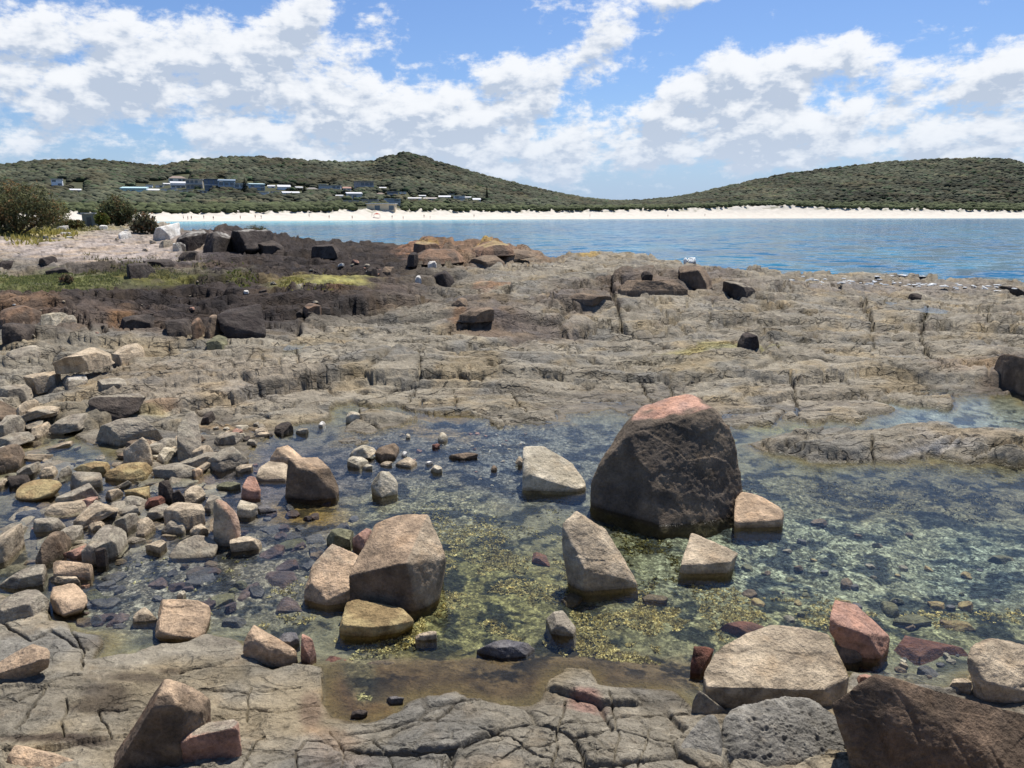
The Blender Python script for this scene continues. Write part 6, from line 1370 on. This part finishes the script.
# ---------------------------------------------------------------- small stones nothing tells apart
def scatter(n, area, wr, kinds, label, name, group, under=False, seed=3, flatk=1.0):
    r_ = np.random.default_rng(seed); protos = []
    for k in range(7):
        kd = kinds[k % len(kinds)]
        Ns = [(0, 0, 1), (0, 0, -1)] + [(math.cos(a), math.sin(a), r_.uniform(-.2, .5)) for a in np.linspace(0, 6.28, 7)[:6] + r_.random() * 3] + [tuple(r_.normal(size=3)) for _ in range(4)]
        N = np.array(Ns, float); N /= np.linalg.norm(N, axis=1)[:, None]; D = np.array([.36, .4] + [r_.uniform(.4, .55) for _ in range(6)] + [.5] * 4)
        V, F, col = star_rock(name, N, D, np.zeros(3), 5 if wr[1] > 12 else 4, kd, 100 + k + seed, p=90, soft=True, chip=.6); V, F, col = V, F, col
        k1, k2 = KINDS[kd]; m = sstep(-.25, .3, fbm3(V * 2 + k, 3))[:, None]; col = np.array(k1) * m + np.array(k2) * (1 - m)
        me = np_mesh(name, V, F, col); me.materials.append(M_ROCK); protos.append(me)
    c = 0
    while c < n:
        (cx, cy, rx, ry) = area[int(r_.integers(len(area)))]; a = r_.random() * 6.28; q = math.sqrt(r_.random()); x, y = cx + rx * q * math.cos(a), cy + ry * q * math.sin(a)
        g = hit_ground(x, y, water=False); w = r_.uniform(*wr) * (.6 + .8 * r_.random() ** 3)
        s = math.hypot(g[0], g[1], H - g[2]) / FPX if False else math.sqrt(g[0] ** 2 + g[1] ** 2 + (H - g[2]) ** 2) / FPX
        S = w * s; o = bpy.data.objects.new(name, protos[int(r_.integers(7))]); COL.objects.link(o)
        hz = S * r_.uniform(.45, .8) * flatk; z = g[2] + hz * .22
        if under and z + hz * .45 > -.004: z = min(z, -.006 - hz * .4)
        o.location = (g[0], g[1], z); o.scale = (S * r_.uniform(.9, 1.3), S * r_.uniform(.7, 1.1), hz); o.rotation_euler = (r_.normal() * .22, r_.normal() * .22, r_.random() * 6.28)
        tag(o, label, name, group); c += 1


scatter(80, [(130, 500, 110, 60), (90, 540, 80, 50), (190, 470, 70, 30), (60, 480, 60, 40), (250, 435, 40, 12)], (4, 11), ['tan', 'grey', 'brown', 'pale', 'pink', 'grey', 'dark'], 'small loose stone among the larger rocks of the pile at left', 'stone', 'small loose stones in the rock pile', seed=5)
scatter(56, [(125, 500, 100, 55), (60, 545, 60, 40), (185, 460, 60, 22), (50, 470, 55, 30), (20, 415, 30, 25)], (14, 27), ['grey', 'tan', 'brown', 'grey', 'tan', 'grey', 'brown'], 'grey brown slab jumbled among the larger rocks of the pile at left', 'rock', 'jumbled slabs in the rock pile', seed=15, flatk=.6)
scatter(44, [(120, 505, 105, 60), (60, 490, 60, 50), (190, 475, 60, 30), (30, 440, 40, 25)], (9, 34), ['grey', 'tan', 'grey', 'brown', 'tan', 'pale', 'grey'], 'thin flat grey tan plate of stone wedged between the rocks of the pile at left', 'rock', 'thin plates wedged in the rock pile', seed=21, flatk=.38)
scatter(62, [(200, 570, 130, 40), (300, 530, 60, 40), (150, 610, 90, 25)], (7, 20), ['slate', 'purple', 'brown', 'green', 'slate', 'purple', 'slate'], 'stone lying under the clear shallow water at left', 'stone', 'stones under the shallow water at left', under=True, seed=6)
scatter(60, [(440, 452, 90, 22), (500, 460, 60, 30)], (2.5, 5), ['pale', 'grey', 'brown', 'white', 'tan', 'pink', 'slate'], 'small pebble at the shallow far side of the pool', 'pebble', 'pebbles at the shallow far side of the pool', seed=7)
scatter(48, [(880, 600, 140, 45), (820, 560, 120, 40)], (5, 13), ['green', 'slate', 'ochre', 'brown', 'green', 'grey', 'slate'], 'weedy stone under the clear water at the right of the pool', 'stone', 'stones under the water at right', under=True, seed=8)
scatter(26, [(935, 668, 40, 14), (720, 695, 14, 20)], (4, 9), ['slate', 'grey', 'pale', 'brown', 'slate', 'tan', 'purple'], 'small pebble in the wet gaps between the near slabs', 'pebble', 'pebbles in the wet gaps between the near slabs', seed=9)
scatter(62, [(90, 245, 110, 14), (60, 320, 60, 20), (110, 236, 60, 8), (340, 270, 50, 10), (230, 300, 120, 20)], (2.5, 6), ['pale', 'white', 'grey', 'tan', 'dark', 'pink', 'black'], 'small loose stone on the headland gravel and the left platform', 'stone', 'small stones on the headland and the left platform', seed=10)


# ---------------------------------------------------------------- yellow seaweed on the pool floor
def seaweed():
    V = []; Cc = []; r_ = np.random.default_rng(12)
    beds = [(450, 575, 60, 45, 520, 0), (520, 600, 50, 40, 420, 0), (620, 640, 70, 30, 520, 0), (690, 620, 60, 30, 260, 0), (560, 570, 40, 50, 160, 1), (640, 560, 60, 30, 420, 2), (380, 640, 40, 22, 200, 0), (470, 540, 60, 30, 240, 1), (300, 610, 30, 20, 60, 0), (850, 500, 150, 12, 300, 3), (950, 515, 80, 12, 120, 3), (800, 620, 70, 18, 160, 0), (960, 625, 60, 14, 110, 0), (230, 625, 40, 14, 60, 0), (310, 505, 20, 8, 60, 4), (180, 575, 60, 25, 40, 1), (395, 625, 30, 40, 80, 0), (370, 680, 16, 40, 70, 1), (590, 690, 30, 4, 50, 0), (720, 685, 10, 14, 40, 0)]
    tone = [(.47, .40, .18), (.36, .325, .16), (.16, .145, .055), (.21, .19, .11), (.34, .24, .08)]
    for (cx, cy, rx, ry, n, tk) in beds:
        for _ in range(int(n * 4.5)):
            a = r_.random() * 6.28; q = math.sqrt(r_.random()); x = cx + rx * q * math.cos(a) * 1.15; y = cy + ry * q * math.sin(a) * 1.15
            P = at_z(x, y, -.15); 
            if fbm2(np.array([P[0] * 2.2]), np.array([P[1] * 2.2]), 3, 55.0)[0] < -.02: continue
            gz = float(bil(G_Z, np.array([P[0]]), np.array([P[1]]))[0])
            if gz > -.01: continue
            S = r_.uniform(.008, .024); k = int(r_.integers(7, 12)); g = r_.uniform(.55, 1.35); col = np.array(tone[tk]) * g * (.7 + .5 * r_.random()) + (r_.random() < .2) * np.array([.08, .07, .04])
            d = r_.normal(size=(k, 3)); d[:, 2] = np.abs(d[:, 2]) * .35; d /= np.linalg.norm(d, axis=1)[:, None]
            t2 = np.cross(d, r_.normal(size=(k, 3))); t2 /= np.linalg.norm(t2, axis=1)[:, None]
            L = S * r_.uniform(.6, 1.4, k)[:, None]; o = np.array([P[0], P[1], gz])
            q4 = np.stack([np.broadcast_to(o, (k, 3)), o + d * L * .6 + t2 * L * .28, o + d * L, o + d * L * .6 - t2 * L * .28], 1)
            q4[:, :, 2] = np.minimum(q4[:, :, 2], -.006); V.append(q4.reshape(-1, 3)); Cc.append(np.repeat(col * r_.uniform(.75, 1.3, k)[:, None], 4, 0))
    V = np.concatenate(V); F = np.arange(len(V)).reshape(-1, 4)
    tag(link('seaweed', np_mesh('seaweed', V, F, np.concatenate(Cc), smooth=False), M_WEED), 'yellow and olive seaweed growing on the pool floor', 'seaweed', kind='stuff')


seaweed()
